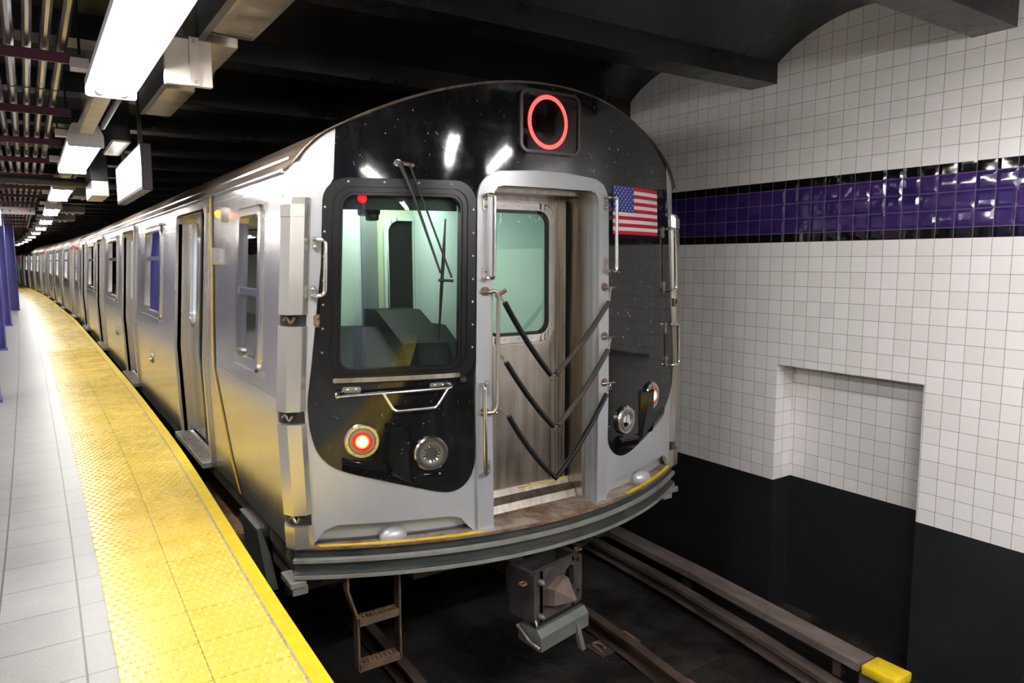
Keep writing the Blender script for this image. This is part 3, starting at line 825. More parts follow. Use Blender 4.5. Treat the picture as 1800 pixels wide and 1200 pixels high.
# unseen lights added over the tracks to brighten the tiled wall and train front
for x, y, z, lab in ((3.7, -1.75, 2.74, 'added wall-wash light over the track just outside the frame'), (3.2, -4.9, 2.42, 'added wall-wash light over the track behind the camera'), (2.3, -1.25, 2.74, 'added wall-wash light above the track edge beside the camera')):
    fixture(x, y, z, 2.05, 0.25, lab, 'tube_wallwash')
# raceways between the fixtures
for i in range(4):
    y0 = 2.55+4.1*i+2.06
    b = MB(); b.box(FX-0.045, FX+0.045, y0+0.005, y0+2.02, FZ+0.05, FZ+0.14)
    t = b.build('cable_raceway', 'duct', smooth=0, org=(FX, y0, FZ+0.05))
    tag(t, 'steel cable raceway joining the %s pair of light fixtures' % ['nearest', 'second', 'third', 'fourth'][i], 'raceway', 'raceways between fixtures')
    b = MB(); b.tube([(FX+0.12, y0+0.005, FZ+0.12), (FX+0.12, y0+2.02, FZ+0.12)], 0.02, 8); b.build('flexible_conduit', 'duct_grey', t)

# ------------------------------------------------------------------ cable duct along the track side
t = empty('cable_duct', (0.95, 2.5, 2.66), 'brushed steel cable duct hanging along the track side of the ceiling', 'cable duct')
b = MB(); b.bbox(0.835, 1.055, 1.8, 3.93, 2.70, 2.86, 0.015); b.build('near_section', 'duct', t)
b = MB(); b.bbox(0.835, 1.02, 4.15, 4.85, 2.70, 2.84, 0.012); b.build('middle_section', 'duct', t)
b = MB(); b.bbox(0.835, 1.02, 5.35, 6.35, 2.70, 2.84, 0.012); b.build('far_section', 'duct', t)
for y in (3.95, 5.0):
    b = MB(); b.panel([roundpoly([(0.80, 2.70), (1.05, 2.70), (1.09, 2.80), (0.80, 2.80)], 0.01)], lambda u, v, w_: (u, w_, v), y, y+0.012)
    p = b.build('joint_plate', 'duct_grey', t, smooth=0)
    b = MB()
    for xx in (0.955, 1.02): b.hexbolt((xx, y, 2.755), (0, -1, 0), 0.016, 0.012)
    b.build('bolt', 'screw', p)
b = MB(); b.box(0.80, 0.835, 1.8, 6.35, 2.70, 2.885); b.build('side_plate', 'duct_grey', t, smooth=0)
for (y0, y1, x0, x1, z0, z1) in ((4.06, 4.10, 0.635, 0.862, 2.46, 2.69),):
    jb = empty('junction_box', (0.77, 4.08, 2.46), 'beige metal junction box with a cover strap beside the nearest light', 'junction box')
    b = MB(); b.bbox(x0, x1, y0, y1, z0, z1, 0.004, 1); b.build('housing', 'box_beige', jb, smooth=20)
    b = MB(); b.box(x0+0.118, x0+0.165, y0-0.008, y0, z0+0.0, z1+0.01); st = b.build('cover_strap', 'duct', jb, smooth=0)
    b = MB()
    for zz in (z0+0.02, z1-0.01): b.hexbolt((x0+0.142, y0-0.008, zz), (0, -1, 0), 0.01, 0.008)
    b.build('screw', 'screw', st)
    b = MB(); b.box(x0+0.10, x0+0.16, y0+0.01, y1, z1-0.01, 2.95); b.build('hanger', 'duct_grey', jb, smooth=0)

# illuminated display, hung facing the platform
t = empty('display_sign', (0.83, 7.4, 2.5), 'glowing white display panel in a dark frame hung over the platform edge', 'display')
b = MB(); b.bbox(0.80, 0.88, 6.45, 8.33, 2.135, 2.50, 0.006, 1); b.build('casing', 'dark_frame', t, smooth=20)
b = MB(); b.quad((0.798, 6.49, 2.165), (0.798, 8.29, 2.165), (0.798, 8.29, 2.475), (0.798, 6.49, 2.475)); b.build('screen', 'display', t, smooth=0)
for y in (6.75, 8.0): b = MB(); b.box(0.825, 0.855, y-0.02, y+0.02, 2.5, 3.1); b.build('hanger', 'dark_frame', t, smooth=0)
t = empty('cabinet', (0.75, 7.9, 2.6), 'dark metal cabinet with a bare steel side hung above the display', 'cabinet')
b = MB(); b.bbox(0.66, 0.80, 7.0, 7.9, 2.58, 2.95, 0.005, 1); b.build('housing', 'blk_paint', t, smooth=20)
b = MB(); b.box(0.665, 0.795, 6.98, 7.89, 2.565, 2.58); b.build('bottom_cover', 'duct', t, smooth=0)
t = empty('cabinet', (0.70, 9.6, 2.4), 'narrow dark cabinet with a rust-edged base beyond the display', 'cabinet')
b = MB(); b.bbox(0.62, 0.78, 8.9, 9.75, 2.42, 2.9, 0.005, 1); b.build('housing', 'blk_paint', t, smooth=20)
b = MB(); b.bbox(0.62, 0.78, 8.89, 9.75, 2.26, 2.42, 0.005, 1); b.build('lower_box', 'duct', t, smooth=20)
# pale panels further on, turned across the platform
t = empty('ceiling_panel', (-0.1, 17.3, 2.5), 'pale pinkish panel with red indicator dots hung across the far platform', 'panel')
b = MB(); b.bbox(-0.40, 0.20, 17.3, 17.34, 2.49, 2.63, 0.006, 1); p = b.build('board', 'fixture', t, smooth=20)
for xx in (-0.02, 0.06): b = MB(); b.disc((xx, 17.295, 2.56), (0, -1, 0), 0.012, 10); b.build('indicator', 'red_glow', p)
for xx in (-0.33, -0.21, 0.12): b = MB(); b.disc((xx, 17.295, 2.56), (0, -1, 0), 0.016, 8); b.build('grommet', 'dark', p)
for xx in (-0.287, 0.181): b = MB(); b.box(xx-0.008, xx+0.008, 17.31, 17.33, 2.62, 3.2); b.build('hanger', 'dark_frame', t, smooth=0)
for i, (y, x) in enumerate(((13.5, 0.90), (18.0, 0.86), (21.5, 0.85))):
    t = empty('ceiling_box', (x, y, 2.6), 'grey ceiling box with two small lamps beside the %s light' % ['third', 'fourth', 'fifth'][i], 'ceiling box', 'grey ceiling boxes')
    b = MB(); b.bbox(x-0.22, x+0.25, y, y+0.6, 2.60, 2.74, 0.01, 1); b.build('housing', 'duct_grey', t, smooth=20)
    for s in (-0.08, 0.03): b = MB(); b.sphere((x+s, y+0.3, 2.59), 0.035, 8, 5); b.build('lamp', 'reflector', t)
    b = MB(); b.tube([(x, y+0.3, 2.74), (x, y+0.3, 2.9)], 0.01, 6); b.build('rod', 'dark_frame', t)

# ------------------------------------------------------------------ the train: shared shape functions
XC = 2.6
K, Y0F, U1 = 0.17, 3.46, 1.42
TH0 = math.atan(2*K*U1); RC = (1.49-U1)/(1-math.sin(TH0)); UM = U1+RC*(PI/2-TH0)
Y1F = Y0F+K*U1*U1
def hw(z): return lerp_tab([(-0.2, 1.48), (0, 1.485), (0.78, 1.510), (2.05, 1.43), (2.3, 1.415)], z)
def roofz(x):
    x = abs(x); Rr = 2.53
    a = 2.58-(Rr-math.sqrt(max(Rr*Rr-x*x, 0)))
    if x <= 1.25: return a
    a0 = 2.58-(Rr-math.sqrt(Rr*Rr-1.25**2)); t = (x-1.25)/0.18
    return a0-(a0-2.05)*(0.5*t+0.5*t*t)
def planF(u):
    s = 1 if u >= 0 else -1; a = abs(u)
    if a <= U1:
        X, Y = a, Y0F+K*a*a; th = math.atan(2*K*a)
    else:
        th = TH0+(a-U1)/RC; X = U1+RC*(math.sin(th)-math.sin(TH0)); Y = Y1F+RC*(math.cos(TH0)-math.cos(th))
    return s*X, Y, s*math.sin(th), -math.cos(th)
def mapF(u, z, w_):
    X, Y, nx, ny = planF(u); k = hw(z)/1.49 if abs(u) > 0.6 else 1+(hw(z)/1.49-1)*abs(u)/0.6
    return (XC+X*k+nx*w_, Y+ny*w_, z)
def PF(u, z, w_=0): return Vector(mapF(u, z, w_))
def NF(u): _, _, a, b_ = planF(u); return Vector((a, b_, 0))
def ztopF(u): return roofz(planF(u)[0]*0.96)
US = fr(-UM, UM, 0.035)
US = sorted(set(US) | {-U1, U1} | {-UM+RC*0.18*i for i in range(7)} | {UM-RC*0.18*i for i in range(7)})
def sideL(z, y, w_): return (XC-hw(z)-w_, y, z)
def sideR(z, y, w_): return (XC+hw(z)+w_, y, z)
ZS = [0, 0.5, 0.72, 0.78, 0.84, 1.3, 1.7, 2.0]

def bolt_pad(mbs, c, n, w_, h_, nb=2):
    """small rounded mounting pad with bolts; returns nothing"""
    n = Vector(n); up = Vector((0, 0, 1)); s = up.cross(n).normalized()
    loop = rrect(-w_/2, w_/2, -h_/2, h_/2, min(w_, h_)*0.4, 4)
    mbs.panel([loop], lambda a, b_, t: tuple(Vector(c)+s*a+up*b_+n*t), 0, 0.007)
    for i in range(nb):
        k = (i-(nb-1)/2)
        off = up*(k*h_*0.5) if h_ > w_ else s*(k*w_*0.45)
        mbs.ring(Vector(c)+off+n*0.007, n, [(0.010, 0), (0.009, 0.005), (0.004, 0.008), (0, 0.008)], 10)

# ------------------------------------------------------------------ near car
car = empty('subway_car', (XC, 3.40, -1.13), 'stainless steel subway car with black front mask and glowing red O, nearest the camera', 'subway car', 'coupled subway cars')
YE = 21.95

# silver front shell
UL0, UL1, UR0, UR1 = -0.405, None, 0.385, None
top = [(u, ztopF(u)) for u in US]
bot_left = [(-UM, 0.0), (-1.40, 0.0), (-1.37, 0.03), (-1.33, 0.085), (-1.27, 0.112), (-0.66, 0.100), (-0.60, 0.08), (-0.56, 0.03), (-0.53, 0.0), (-0.405, 0.0)]
bot_right = [(0.385, 0.0), (0.50, 0.0), (0.53, 0.03), (0.57, 0.08), (0.63, 0.100), (1.27, 0.112), (1.33, 0.085), (1.37, 0.03), (1.40, 0.0), (UM, 0.0)]
notch = [(-0.405, 1.92), (-0.395, 1.955), (-0.375, 1.98), (-0.34, 1.99), (0.32, 1.99), (0.355, 1.98), (0.375, 1.955), (0.385, 1.92)]
winhole = rrect(-1.27, -0.565, 0.955, 1.955, 0.09)
outer = bot_left + notch + bot_right + top[::-1]
b = MB(); b.panel([outer, winhole], mapF, -0.03, 0.0, US)
b.build('front_shell', 'silver', car, smooth=30, an=True)
# recessed lower apron behind the scalloped edge, with its rounded boss
for (a, c) in ((-1.42, -0.52), (0.49, 1.42)):
    b = MB(); b.panel([[(a, 0.0), (c, 0.0), (c, 0.13), (a, 0.13)]], mapF, -0.10, -0.07, US)
    ap = b.build('apron', 'silver', car)
    t = MB(); t.sphere((0, 0, 0), 1, 14, 10); b = MB()
    b.merge(t, Matrix.Translation(PF(-0.98 if a < 0 else 0.98, 0.012, -0.035)) @ Matrix.Diagonal((0.085, 0.05, 0.055, 1)))
    b.build('boss', 'silver', ap)
# gloss black mask with lamp bays
ML = [(-1.275, 2.0), (-1.30, 1.95), (-1.36, 1.016), (-1.375, 0.83), (-1.372, 0.66), (-1.345, 0.53), (-1.28, 0.445), (-1.18, 0.40), (-0.73, 0.255), (-0.655, 0.243), (-0.59, 0.262), (-0.535, 0.32), (-0.508, 0.41), (-0.503, 0.6), (-0.498, 1.93), (-0.485, 1.99), (-0.44, 2.045), (-0.36, 2.072), (-0.1, 2.09), (0.1, 2.09), (0.34, 2.072), (0.42, 2.045), (0.462, 1.99), (0.475, 1.93), (0.487, 0.6), (0.492, 0.45), (0.52, 0.34), (0.585, 0.275), (0.67, 0.247), (0.77, 0.262), (1.02, 0.345), (1.23, 0.46), (1.34, 0.565), (1.375, 0.66), (1.385, 0.83), (1.36, 1.2), (1.325, 1.95), (1.315, 2.0)]
mt = [(u, ztopF(u)-0.004) for u in US if -1.27 < u < 1.31]
mask = ML + [(1.31, ztopF(1.31)-0.004)] + mt[::-1] + [(-1.27, ztopF(-1.27)-0.004)]
mask = roundpoly([(p[0], p[1], 0) for p in mask], [0 if p[1] > 1.9 else 0.05 for p in mask], 4); mask = [(p[0], p[1]) for p in mask]
b = MB(); b.panel([mask, winhole], mapF, 0.0, 0.006, US)
mk = b.build('black_mask', 'black', car, smooth=30, an=True)
for sgn in (-1, 1):
    b = MB()
    def lampbay(pts, w0, w1):
        b.panel([[(sgn*p[0], p[1]) for p in (pts if sgn > 0 else pts[::-1])]], mapF, w0, w1, US)
    # fin between the two lamps
    q = [PF(sgn*1.005, 0.68, 0.006), PF(sgn*0.875, 0.66, 0.006), PF(sgn*0.865, 0.31, 0.006), PF(sgn*0.985, 0.37, 0.006)]
    r_ = [PF(sgn*0.985, 0.665, 0.05), PF(sgn*0.905, 0.655, 0.055), PF(sgn*0.875, 0.33, 0.02), PF(sgn*0.975, 0.41, 0.05)]
    V0 = [b.v(p) for p in q]; V1 = [b.v(p) for p in r_]
    for i in range(4): b.f([V0[i], V0[(i+1) % 4], V1[(i+1) % 4], V1[i]])
    b.f(V1)
    # sloping ledge under the outer lamp and the curved ledge under the inner lamp
    for (ua, ub, za, zb, zc, zd) in ((1.23, 1.0, 0.50, 0.445, 0.42, 0.345), (0.86, 0.60, 0.37, 0.40, 0.29, 0.30)):
        A = [PF(sgn*ua, za, 0.006), PF(sgn*ub, zb, 0.006), PF(sgn*ub, zd, 0.006), PF(sgn*ua, zc, 0.006)]
        B = [PF(sgn*ua, za-0.03, 0.018), PF(sgn*ub, zb-0.03, 0.045), PF(sgn*ub, zd+0.01, 0.03), PF(sgn*ua, zc+0.01, 0.012)]
        V0 = [b.v(p) for p in A]; V1 = [b.v(p) for p in B]
        for i in range(4): b.f([V0[i], V0[(i+1) % 4], V1[(i+1) % 4], V1[i]])
        b.f(V1)
    bmesh.ops.bevel(b.bm, geom=list(b.bm.edges), offset=0.006, segments=2, affect='EDGES')
    b.build('lamp_bay', 'black_bay', mk, smooth=40)
# seam line of the mask edge
# windscreen gasket, glass
b = MB(); b.panel([rrect(-1.325, -0.512, 0.905, 2.005, 0.12), rrect(-1.225, -0.605, 0.985, 1.915, 0.06)], mapF, -0.03, 0.022, US)
gk = b.build('windscreen_gasket', 'rubber_nose', car, smooth=30, an=True)
b = MB(); b.panel([rrect(-1.295, -0.542, 0.935, 1.975, 0.10), rrect(-1.275, -0.562, 0.952, 1.958, 0.09)], mapF, 0.018, 0.030, US)
b.panel([rrect(-1.25, -0.585, 0.965, 1.94, 0.075), rrect(-1.24, -0.593, 0.975, 1.93, 0.07)], mapF, 0.018, 0.030, US)
b.build('bead', 'rubber_nose', gk, smooth=30)
b = MB()
for u in fr(-1.2, -0.66, 0.18):
    for z in (0.93, 1.985): b.ring(PF(u, z, 0.022), NF(u), [(0.007, 0), (0.006, 0.003), (0, 0.005)], 8)
for z in fr(1.08, 1.85, 0.13):
    for u in (-1.31, -0.528): b.ring(PF(u, z, 0.022), NF(u), [(0.007, 0), (0.006, 0.003), (0, 0.005)], 8)
b.build('screw', 'screw', gk)
b = MB(); b.panel([rrect(-1.255, -0.60, 0.915, 0.940, 0.008, 3)], mapF, 0.02, 0.032, US); b.build('drip_sill', 'steel_dirty', gk)
b = MB(); b.panel([rrect(-1.24, -0.59, 0.97, 1.93, 0.07)], mapF, -0.006, -0.002, US); b.build('windscreen', 'glass', car, smooth=30, an=True)

# door frame surround
fo = [(-0.505, 0.0), (-0.503, 1.92), (-0.49, 1.985), (-0.45, 2.035), (-0.38, 2.065), (-0.1, 2.083), (0.1, 2.083), (0.36, 2.065), (0.43, 2.035), (0.467, 1.985), (0.48, 1.92), (0.48, 0.0), (0.385, 0.0)]
fo = [(p[0], p[1]) for p in roundpoly([(q[0], q[1], 0) for q in fo], [0]+[0.06]*10+[0, 0], 4)]
loop = fo + notch[::-1] + [(-0.405, 0.0)]
b = MB(); b.panel([loop], mapF, 0.0, 0.024, US)
bmesh.ops.remove_doubles(b.bm, verts=list(b.bm.verts), dist=1e-5)
df = b.build('door_frame', 'silver_frame', car, smooth=30, an=True)
# reveal around the doorway
def reveal(name, mat_, yb, inset, y_front, parent):
    pts = [(-0.405+inset, 0.0)] + [(p[0]+(inset if p[0] < 0 else -inset)*(1 if True else 0), p[1]-inset) for p in notch] + [(0.385-inset, 0.0)]
    b = MB(); V = []
    for (u, z) in pts:
        yf = y_front if y_front else planF(u)[1]-0.02
        V.append((b.v((XC+u, yf, z)), b.v((XC+u, yb, z))))
    for p, q in zip(V, V[1:]): b.f([p[0], q[0], q[1], p[1]])
    return b.build(name, mat_, parent, smooth=30)
reveal('reveal', 'silver_frame', 3.585, 0.0, None, df)
b = MB()
pts0 = [(-0.405, 0.0)]+notch+[(0.385, 0.0)]; ins = 0.022
pts1 = [(-0.405+ins, 0.0)]+[(p[0]*0.945, p[1]-ins) for p in notch]+[(0.385-ins, 0.0)]
V = [(b.v((XC+p[0], 3.585, p[1])), b.v((XC+q[0], 3.587, q[1])), b.v((XC+q[0], 3.76, q[1]))) for p, q in zip(pts0, pts1)]
for p, q in zip(V, V[1:]):
    b.f([p[0], q[0], q[1], p[1]]); b.f([p[1], q[1], q[2], p[2]])
b.build('inner_jamb', 'steel_dirty', car, smooth=30)

# storm door
mapD = lambda u, z, w_: (XC+u, 3.75-w_, z)
sd = MB(); sd.panel([[(-0.44, 0.09), (0.44, 0.09), (0.44, 2.02), (-0.44, 2.02)], rrect(-0.275, 0.195, 1.10, 1.875, 0.075)], mapD, -0.03, 0.0, [])
sdo = sd.build('storm_door', 'steel_dirty', car, smooth=20)
b = MB(); b.panel([rrect(-0.32, 0.24, 1.05, 1.925, 0.10), rrect(-0.28, 0.20, 1.095, 1.88, 0.08)], mapD, 0.0, 0.010, [])
b.panel([rrect(-0.33, 0.25, 1.035, 1.935, 0.11), rrect(-0.325, 0.245, 1.04, 1.93, 0.105)], mapD, 0.0, 0.005, [])
wf = b.build('window_frame', 'steel_post', sdo, smooth=30)
b = MB(); b.panel([rrect(-0.28, 0.20, 1.095, 1.88, 0.08), rrect(-0.262, 0.178, 1.115, 1.86, 0.07)], mapD, -0.01, 0.006, []); b.build('gasket', 'rubber', sdo, smooth=30)
b = MB(); b.panel([rrect(-0.275, 0.19, 1.10, 1.87, 0.07)], mapD, -0.012, -0.008, []); b.build('window_pane', 'glass_door', sdo)
for (u, z) in [(0.221, z) for z in fr(1.15, 1.85, 0.1)]+[(u, z) for u in fr(-0.25, 0.17, 0.1) for z in (1.073, 1.903)]:
    b = MB(); b.ring((XC+u, 3.74, z), (0, -1, 0), [(0.005, 0), (0.004, 0.003), (0, 0.003)], 8); b.build('screw', 'screw', wf)
b = MB()
for u0, u1, w_ in ((0.262, 0.272, 0.012), (0.285, 0.30, 0.006), (0.318, 0.335, 0.012)): b.box(XC+u0, XC+u1, 3.75-w_, 3.75, 0.10, 1.99)
b.box(XC+0.222, XC+0.228, 3.745, 3.75, 0.10, 1.03)
b.build('channel_strip', 'steel_dirty', sdo, smooth=0)
b = MB(); b.box(XC+0.342, XC+0.372, 3.735, 3.75, 0.02, 1.99); b.build('edge_seal', 'rubber', sdo, smooth=0)
b = MB(); b.sweep([((XC+u, 0, 0), (0, 1, 0), (0, 0, 1)) for u in (-0.40, 0.36)], [(3.64, 0.0), (3.76, 0.0), (3.76, 0.115), (3.735, 0.115), (3.72, 0.075), (3.66, 0.045)])
th = b.build('threshold', 'steel_dirty', car, smooth=0)
b = MB(); b.box(XC-0.05, XC+0.34, 3.728, 3.733, 0.10, 0.108); b.build('wear_strip', 'yellow', th, smooth=0)

# end deck, bumper, step edging
KA = 0.207
def yA(u): return 3.37+KA*u*u
UA = fr(-1.485, 1.485, 0.045)
b = MB(); pr = []
for u in UA: pr.append((b.v((XC+u, yA(u), 0.0)), b.v((XC+u, max(yA(u)+0.1, 3.86) if abs(u) < 1.4 else 3.93, 0.0)), b.v((XC+u, yA(u), -0.012))))
for p, q in zip(pr, pr[1:]): b.f([p[0], q[0], q[1], p[1]]); b.f([p[0], p[2], q[2], q[0]])
dk = b.build('end_deck', 'deck', car, smooth=0, recalc=False)
for (u0, u1) in ((-1.36, -0.50), (0.66, 1.40)):
    b = MB(); us = fr(u0, u1, 0.045)
    V = [(b.v((XC+u, yA(u)+0.008, 0.003)), b.v((XC+u, yA(u)+0.036, 0.003)), b.v((XC+u, yA(u)+0.008, 0.0)), b.v((XC+u, yA(u)+0.036, 0.0))) for u in us]
    for p, q in zip(V, V[1:]):
        b.f([p[0], q[0], q[1], p[1]]); b.f([p[0], p[2], q[2], q[0]]); b.f([p[1], q[1], q[3], p[3]])
    b.build('step_edge_strip', 'yellow', dk, smooth=0)
def arc_path(u0, u1, inset=0.0):
    P = []
    for u in fr(u0, u1, 0.045):
        n = Vector((2*KA*u, -1, 0)).normalized(); P.append((Vector((XC+u, yA(u), 0))-n*inset, n, Vector((0, 0, 1))))
    return P
b = MB()
b.sweep(arc_path(-1.485, 1.485, 0.03), [(0.03, -0.004), (0.034, -0.016), (0.010, -0.024), (0.008, -0.060), (0.034, -0.070), (0.036, -0.086), (0.010, -0.096), (0.008, -0.140), (0.036, -0.152), (0.036, -0.178), (-0.03, -0.18), (-0.03, -0.004)])
bp = b.build('bumper', 'bumper', car, smooth=30)
b = MB()
for z0, z1 in ((-0.092, -0.067), (-0.184, -0.156)):
    b = MB(); b.sweep(arc_path(-1.486, 1.486, 0.03), [(0.020, z1+0.003), (0.0395, z1-0.004), (0.0395, z0+0.003), (0.020, z0)]); b.build('rib_edge', 'bumper_edge', bp, smooth=30)
b = MB(); b.sweep(arc_path(-1.486, 1.486, 0.03), [(0.02, 0.0005), (0.036, -0.001), (0.036, -0.012), (0.02, -0.012)]); b.build('top_edge', 'rust', bp, smooth=30)
for s in (-1, 1):
    b = MB(); b.bbox(XC+s*1.47-0.045, XC+s*1.47+0.045, 3.80, 3.99, -0.23, -0.19, 0.005, 1); b.bbox(XC+s*1.44-0.06, XC+s*1.44+0.03, 3.82, 3.96, -0.28, -0.23, 0.005, 1)
    b.build('corner_step', 'bumper_edge', car, smooth=20)

# corner posts with rusty hook pockets
for s in (-1, 1):
    segs = [(0.0, 0.125), (0.19, 0.695), (0.765, 1.222), (1.285, 1.86)]
    if s > 0: segs = [(0.0, 0.125), (0.19, 0.60), (0.60, 1.222), (1.285, 1.86)]
    prof = [(UM, 0.0), (UM, 0.012), (1.515, 0.040), (1.46, 0.050), (1.405, 0.034), (1.385, 0.006), (1.385, 0.0)]
    root = None
    for i, (z0, z1) in enumerate(segs):
        b = MB(); rows = []
        for z in fr(z0, z1, 0.3): rows.append([b.v(mapF(s*u, z, w_)) for u, w_ in prof])
        for r0, r1 in zip(rows, rows[1:]):
            for k in range(len(prof)-1): b.f([r0[k], r0[k+1], r1[k+1], r1[k]])
        b.f(rows[0]); b.f(rows[-1])
        o = b.build('corner_post', 'steel_post' if s < 0 else 'steel_dirty', car, smooth=20)
        if i == 3:
            c = MB(); rows = [[c.v(mapF(s*u, z, w_*k+0.004)) for u, w_ in prof] for z, k in ((1.80, 1.0), (1.865, 1.0), (1.90, 0.6))]
            for r0, r1 in zip(rows, rows[1:]):
                for k in range(len(prof)-1): c.f([r0[k], r0[k+1], r1[k+1], r1[k]])
            c.f(rows[-1]); c.build('cap', 'steel_post', o, smooth=20)
    for z in (1.2535, 0.73, 0.1575):
        b = MB(); b.panel([[(s*1.39, z-0.033), (s*UM, z-0.033), (s*UM, z+0.033), (s*1.39, z+0.033)]], mapF, 0.0, 0.004, US)
        pk = b.build('hook_pocket', 'dark', car, smooth=0)
        b = MB(); c = PF(s*1.47, z, 0.02); n = NF(s*1.47)
        sd_ = Vector((0, 0, 1)).cross(n)
        b.tube(fillet([c-sd_*0.035-n*0.01, c-sd_*0.012+Vector((0, 0, 0.022)), c+sd_*0.01-Vector((0, 0, 0.018)), c+sd_*0.035+Vector((0, 0, 0.015))], 0.015), 0.008, 8)
        b.build('hook', 'rust' if z > 1 else 'steel_dirty', pk)
# grab handles: plan (u list, z) tubes standing off the shell
def handle(name, pts, mat_='steel_bright', r=0.011, pads=(), pw=0.035, ph=0.085, parent=car, fil=0.03, nb=2):
    b = MB(); b.tube(fillet([PF(*p) for p in pts], fil), r, 10)
    o = b.build(name, mat_, parent)
    for (u, z) in pads:
        b = MB(); bolt_pad(b, PF(u, z, pads_w(u, z)), NF(u), pw, ph, nb); b.build('mounting_pad', 'screw', o)
    return o
def pads_w(u, z): return 0.024 if -0.5 < u < 0.48 else (0.006 if -1.37 < u < 1.37 else 0.0)
handle('grab_handle', [(-1.36, 1.68, 0.0), (-1.355, 1.68, 0.055), (-1.30, 1.68, 0.06), (-1.30, 1.385, 0.06), (-1.355, 1.385, 0.055), (-1.36, 1.385, 0.0)], pads=[(-1.355, 1.66), (-1.36, 1.40)], pw=0.03, ph=0.075)
handle('grab_handle', [(-0.46, 1.93, 0.02), (-0.46, 1.93, 0.075), (-0.425, 1.93, 0.085), (-0.425, 1.47, 0.085), (-0.46, 1.47, 0.075), (-0.46, 1.47, 0.02)], pads=[(-0.455, 1.89), (-0.455, 1.49)])
handle('grab_handle', [(-0.46, 0.87, 0.02), (-0.475, 0.87, 0.08), (-0.475, 0.335, 0.08), (-0.46, 0.335, 0.02)], pads=[(-0.445, 0.84), (-0.445, 0.37)], r=0.012)
handle('grab_handle', [(0.44, 1.96, 0.02), (0.44, 1.96, 0.075), (0.485, 1.96, 0.085), (0.485, 1.50, 0.085), (0.44, 1.50, 0.075), (0.44, 1.50, 0.02)], pads=[(0.445, 1.92), (0.445, 1.54)])
handle('grab_handle', [(1.24, 1.79, 0.0), (1.24, 1.79, 0.055), (1.31, 1.79, 0.065), (1.31, 1.35, 0.065), (1.24, 1.35, 0.055), (1.24, 1.35, 0.0)], pads=[(1.22, 1.765), (1.22, 1.375)], pw=0.03)
handle('grab_handle', [(1.26, 1.10, 0.0), (1.26, 1.10, 0.055), (1.34, 1.10, 0.065), (1.34, 0.80, 0.065), (1.26, 0.80, 0.055), (1.26, 0.80, 0.0)], pads=[(1.24, 1.075), (1.24, 0.825)], pw=0.03)
# horizontal bar with trapezoid step below the windscreen
hb = handle('grab_bar', [(-1.20, 0.865, 0.0), (-1.235, 0.862, 0.05), (-1.235, 0.845, 0.065), (-0.66, 0.865, 0.065), (-0.655, 0.88, 0.05), (-0.69, 0.885, 0.0)], fil=0.02, r=0.0105)
for u in (-1.165, -0.715):
    b = MB(); bolt_pad(b, PF(u, 0.872, 0.006), NF(u), 0.10, 0.032); b.build('mounting_pad', 'screw', hb)
b = MB(); b.tube(fillet([PF(-1.01, 0.853, 0.065), PF(-0.955, 0.752, 0.065), PF(-0.74, 0.758, 0.065), PF(-0.675, 0.862, 0.065)], 0.02), 0.0095, 8); b.build('step_bar', 'steel_bright', hb)
b = MB(); b.ring(PF(-0.58, 0.895, 0.006), NF(-0.58), [(0.026, 0), (0.024, 0.014), (0.012, 0.03), (0, 0.03)], 14); b.build('washer_nozzle', 'dark', car)
# small bolt plate beside the corner post
b = MB(); bolt_pad(b, PF(-1.335, 1.25, 0.0), NF(-1.335), 0.045, 0.07, 2); b.build('latch_plate', 'rust', car)

# lamps
def round_lamp(name, u, z, kind):
    n = NF(u); c = PF(u, z, 0.012)
    b = MB(); b.ring(c, n, [(0.098, -0.01), (0.098, 0.012), (0.090, 0.02), (0.074, 0.02), (0.072, 0.012), (0.0, 0.012)], 40)
    o = b.build(name, 'steel_bright', car, smooth=30)
    b = MB(); b.ring(c+n*0.012, n, [(0.073, 0), (0.070, 0.014), (0.054, 0.014), (0.050, 0.004)], 40); b.build('inner_ring', 'screw', o, smooth=30)
    b = MB(); s_ = Vector((0, 0, 1)).cross(n)
    for k in range(8):
        a = 2*PI*k/8+0.2; p = c+n*0.02+s_*(0.082*math.cos(a))+Vector((0, 0, 0.082*math.sin(a)))
        b.ring(p, n, [(0.005, 0), (0.003, 0.003), (0, 0.003)], 6)
    b.build('screw', 'steel_bright', o)
    if kind == 'tail':
        b = MB(); b.ring(c+n*0.014, n, [(0.05, 0), (0.046, 0.008), (0, 0.012)], 24); b.build('lens', 'red_glow', o)
        b = MB(); b.ring(c+n*0.027, n, [(0.037, 0), (0.030, 0.001), (0, 0.002)], 20); b.build('glow_ring', 'red_warm', o)
        b = MB()
        for k in range(9):
            a = 2*PI*k/8; r_ = 0.019 if k < 8 else 0
            p = c+n*0.030+s_*(r_*math.cos(a))+Vector((0, 0, r_*math.sin(a)))
            b.ring(p, n, [(0.0095 if k < 8 else 0.013, 0), (0.0, 0.001)], 10)
        b.build('led_cluster', 'red_hot', o)
    else:
        b = MB(); b.ring(c+n*0.012, n, [(0.05, 0.0), (0.04, -0.006), (0.026, -0.016), (0.012, -0.03), (0.0, -0.03)], 28)
        for k in range(14):
            a = 2*PI*k/14
            for aa in (a,):
                d1 = s_*math.cos(aa)+Vector((0, 0, math.sin(aa))); d2 = s_*math.cos(aa+0.2)+Vector((0, 0, math.sin(aa+0.2)))
                b.f([b.v(c+n*0.016+d1*0.048), b.v(c+n*0.016+d2*0.048), b.v(c+n*0.002+d1*0.015)])
        b.build('reflector_bowl', 'lens_clear', o, smooth=20)
        b = MB(); b.ring(c+n*0.016, n, [(0.05, 0), (0.03, 0.006), (0, 0.008)], 24); b.build('lens', 'glass_clear', o)
    return o
round_lamp('taillight', -1.12, 0.587, 'tail'); round_lamp('headlight', -0.765, 0.487, 'head')
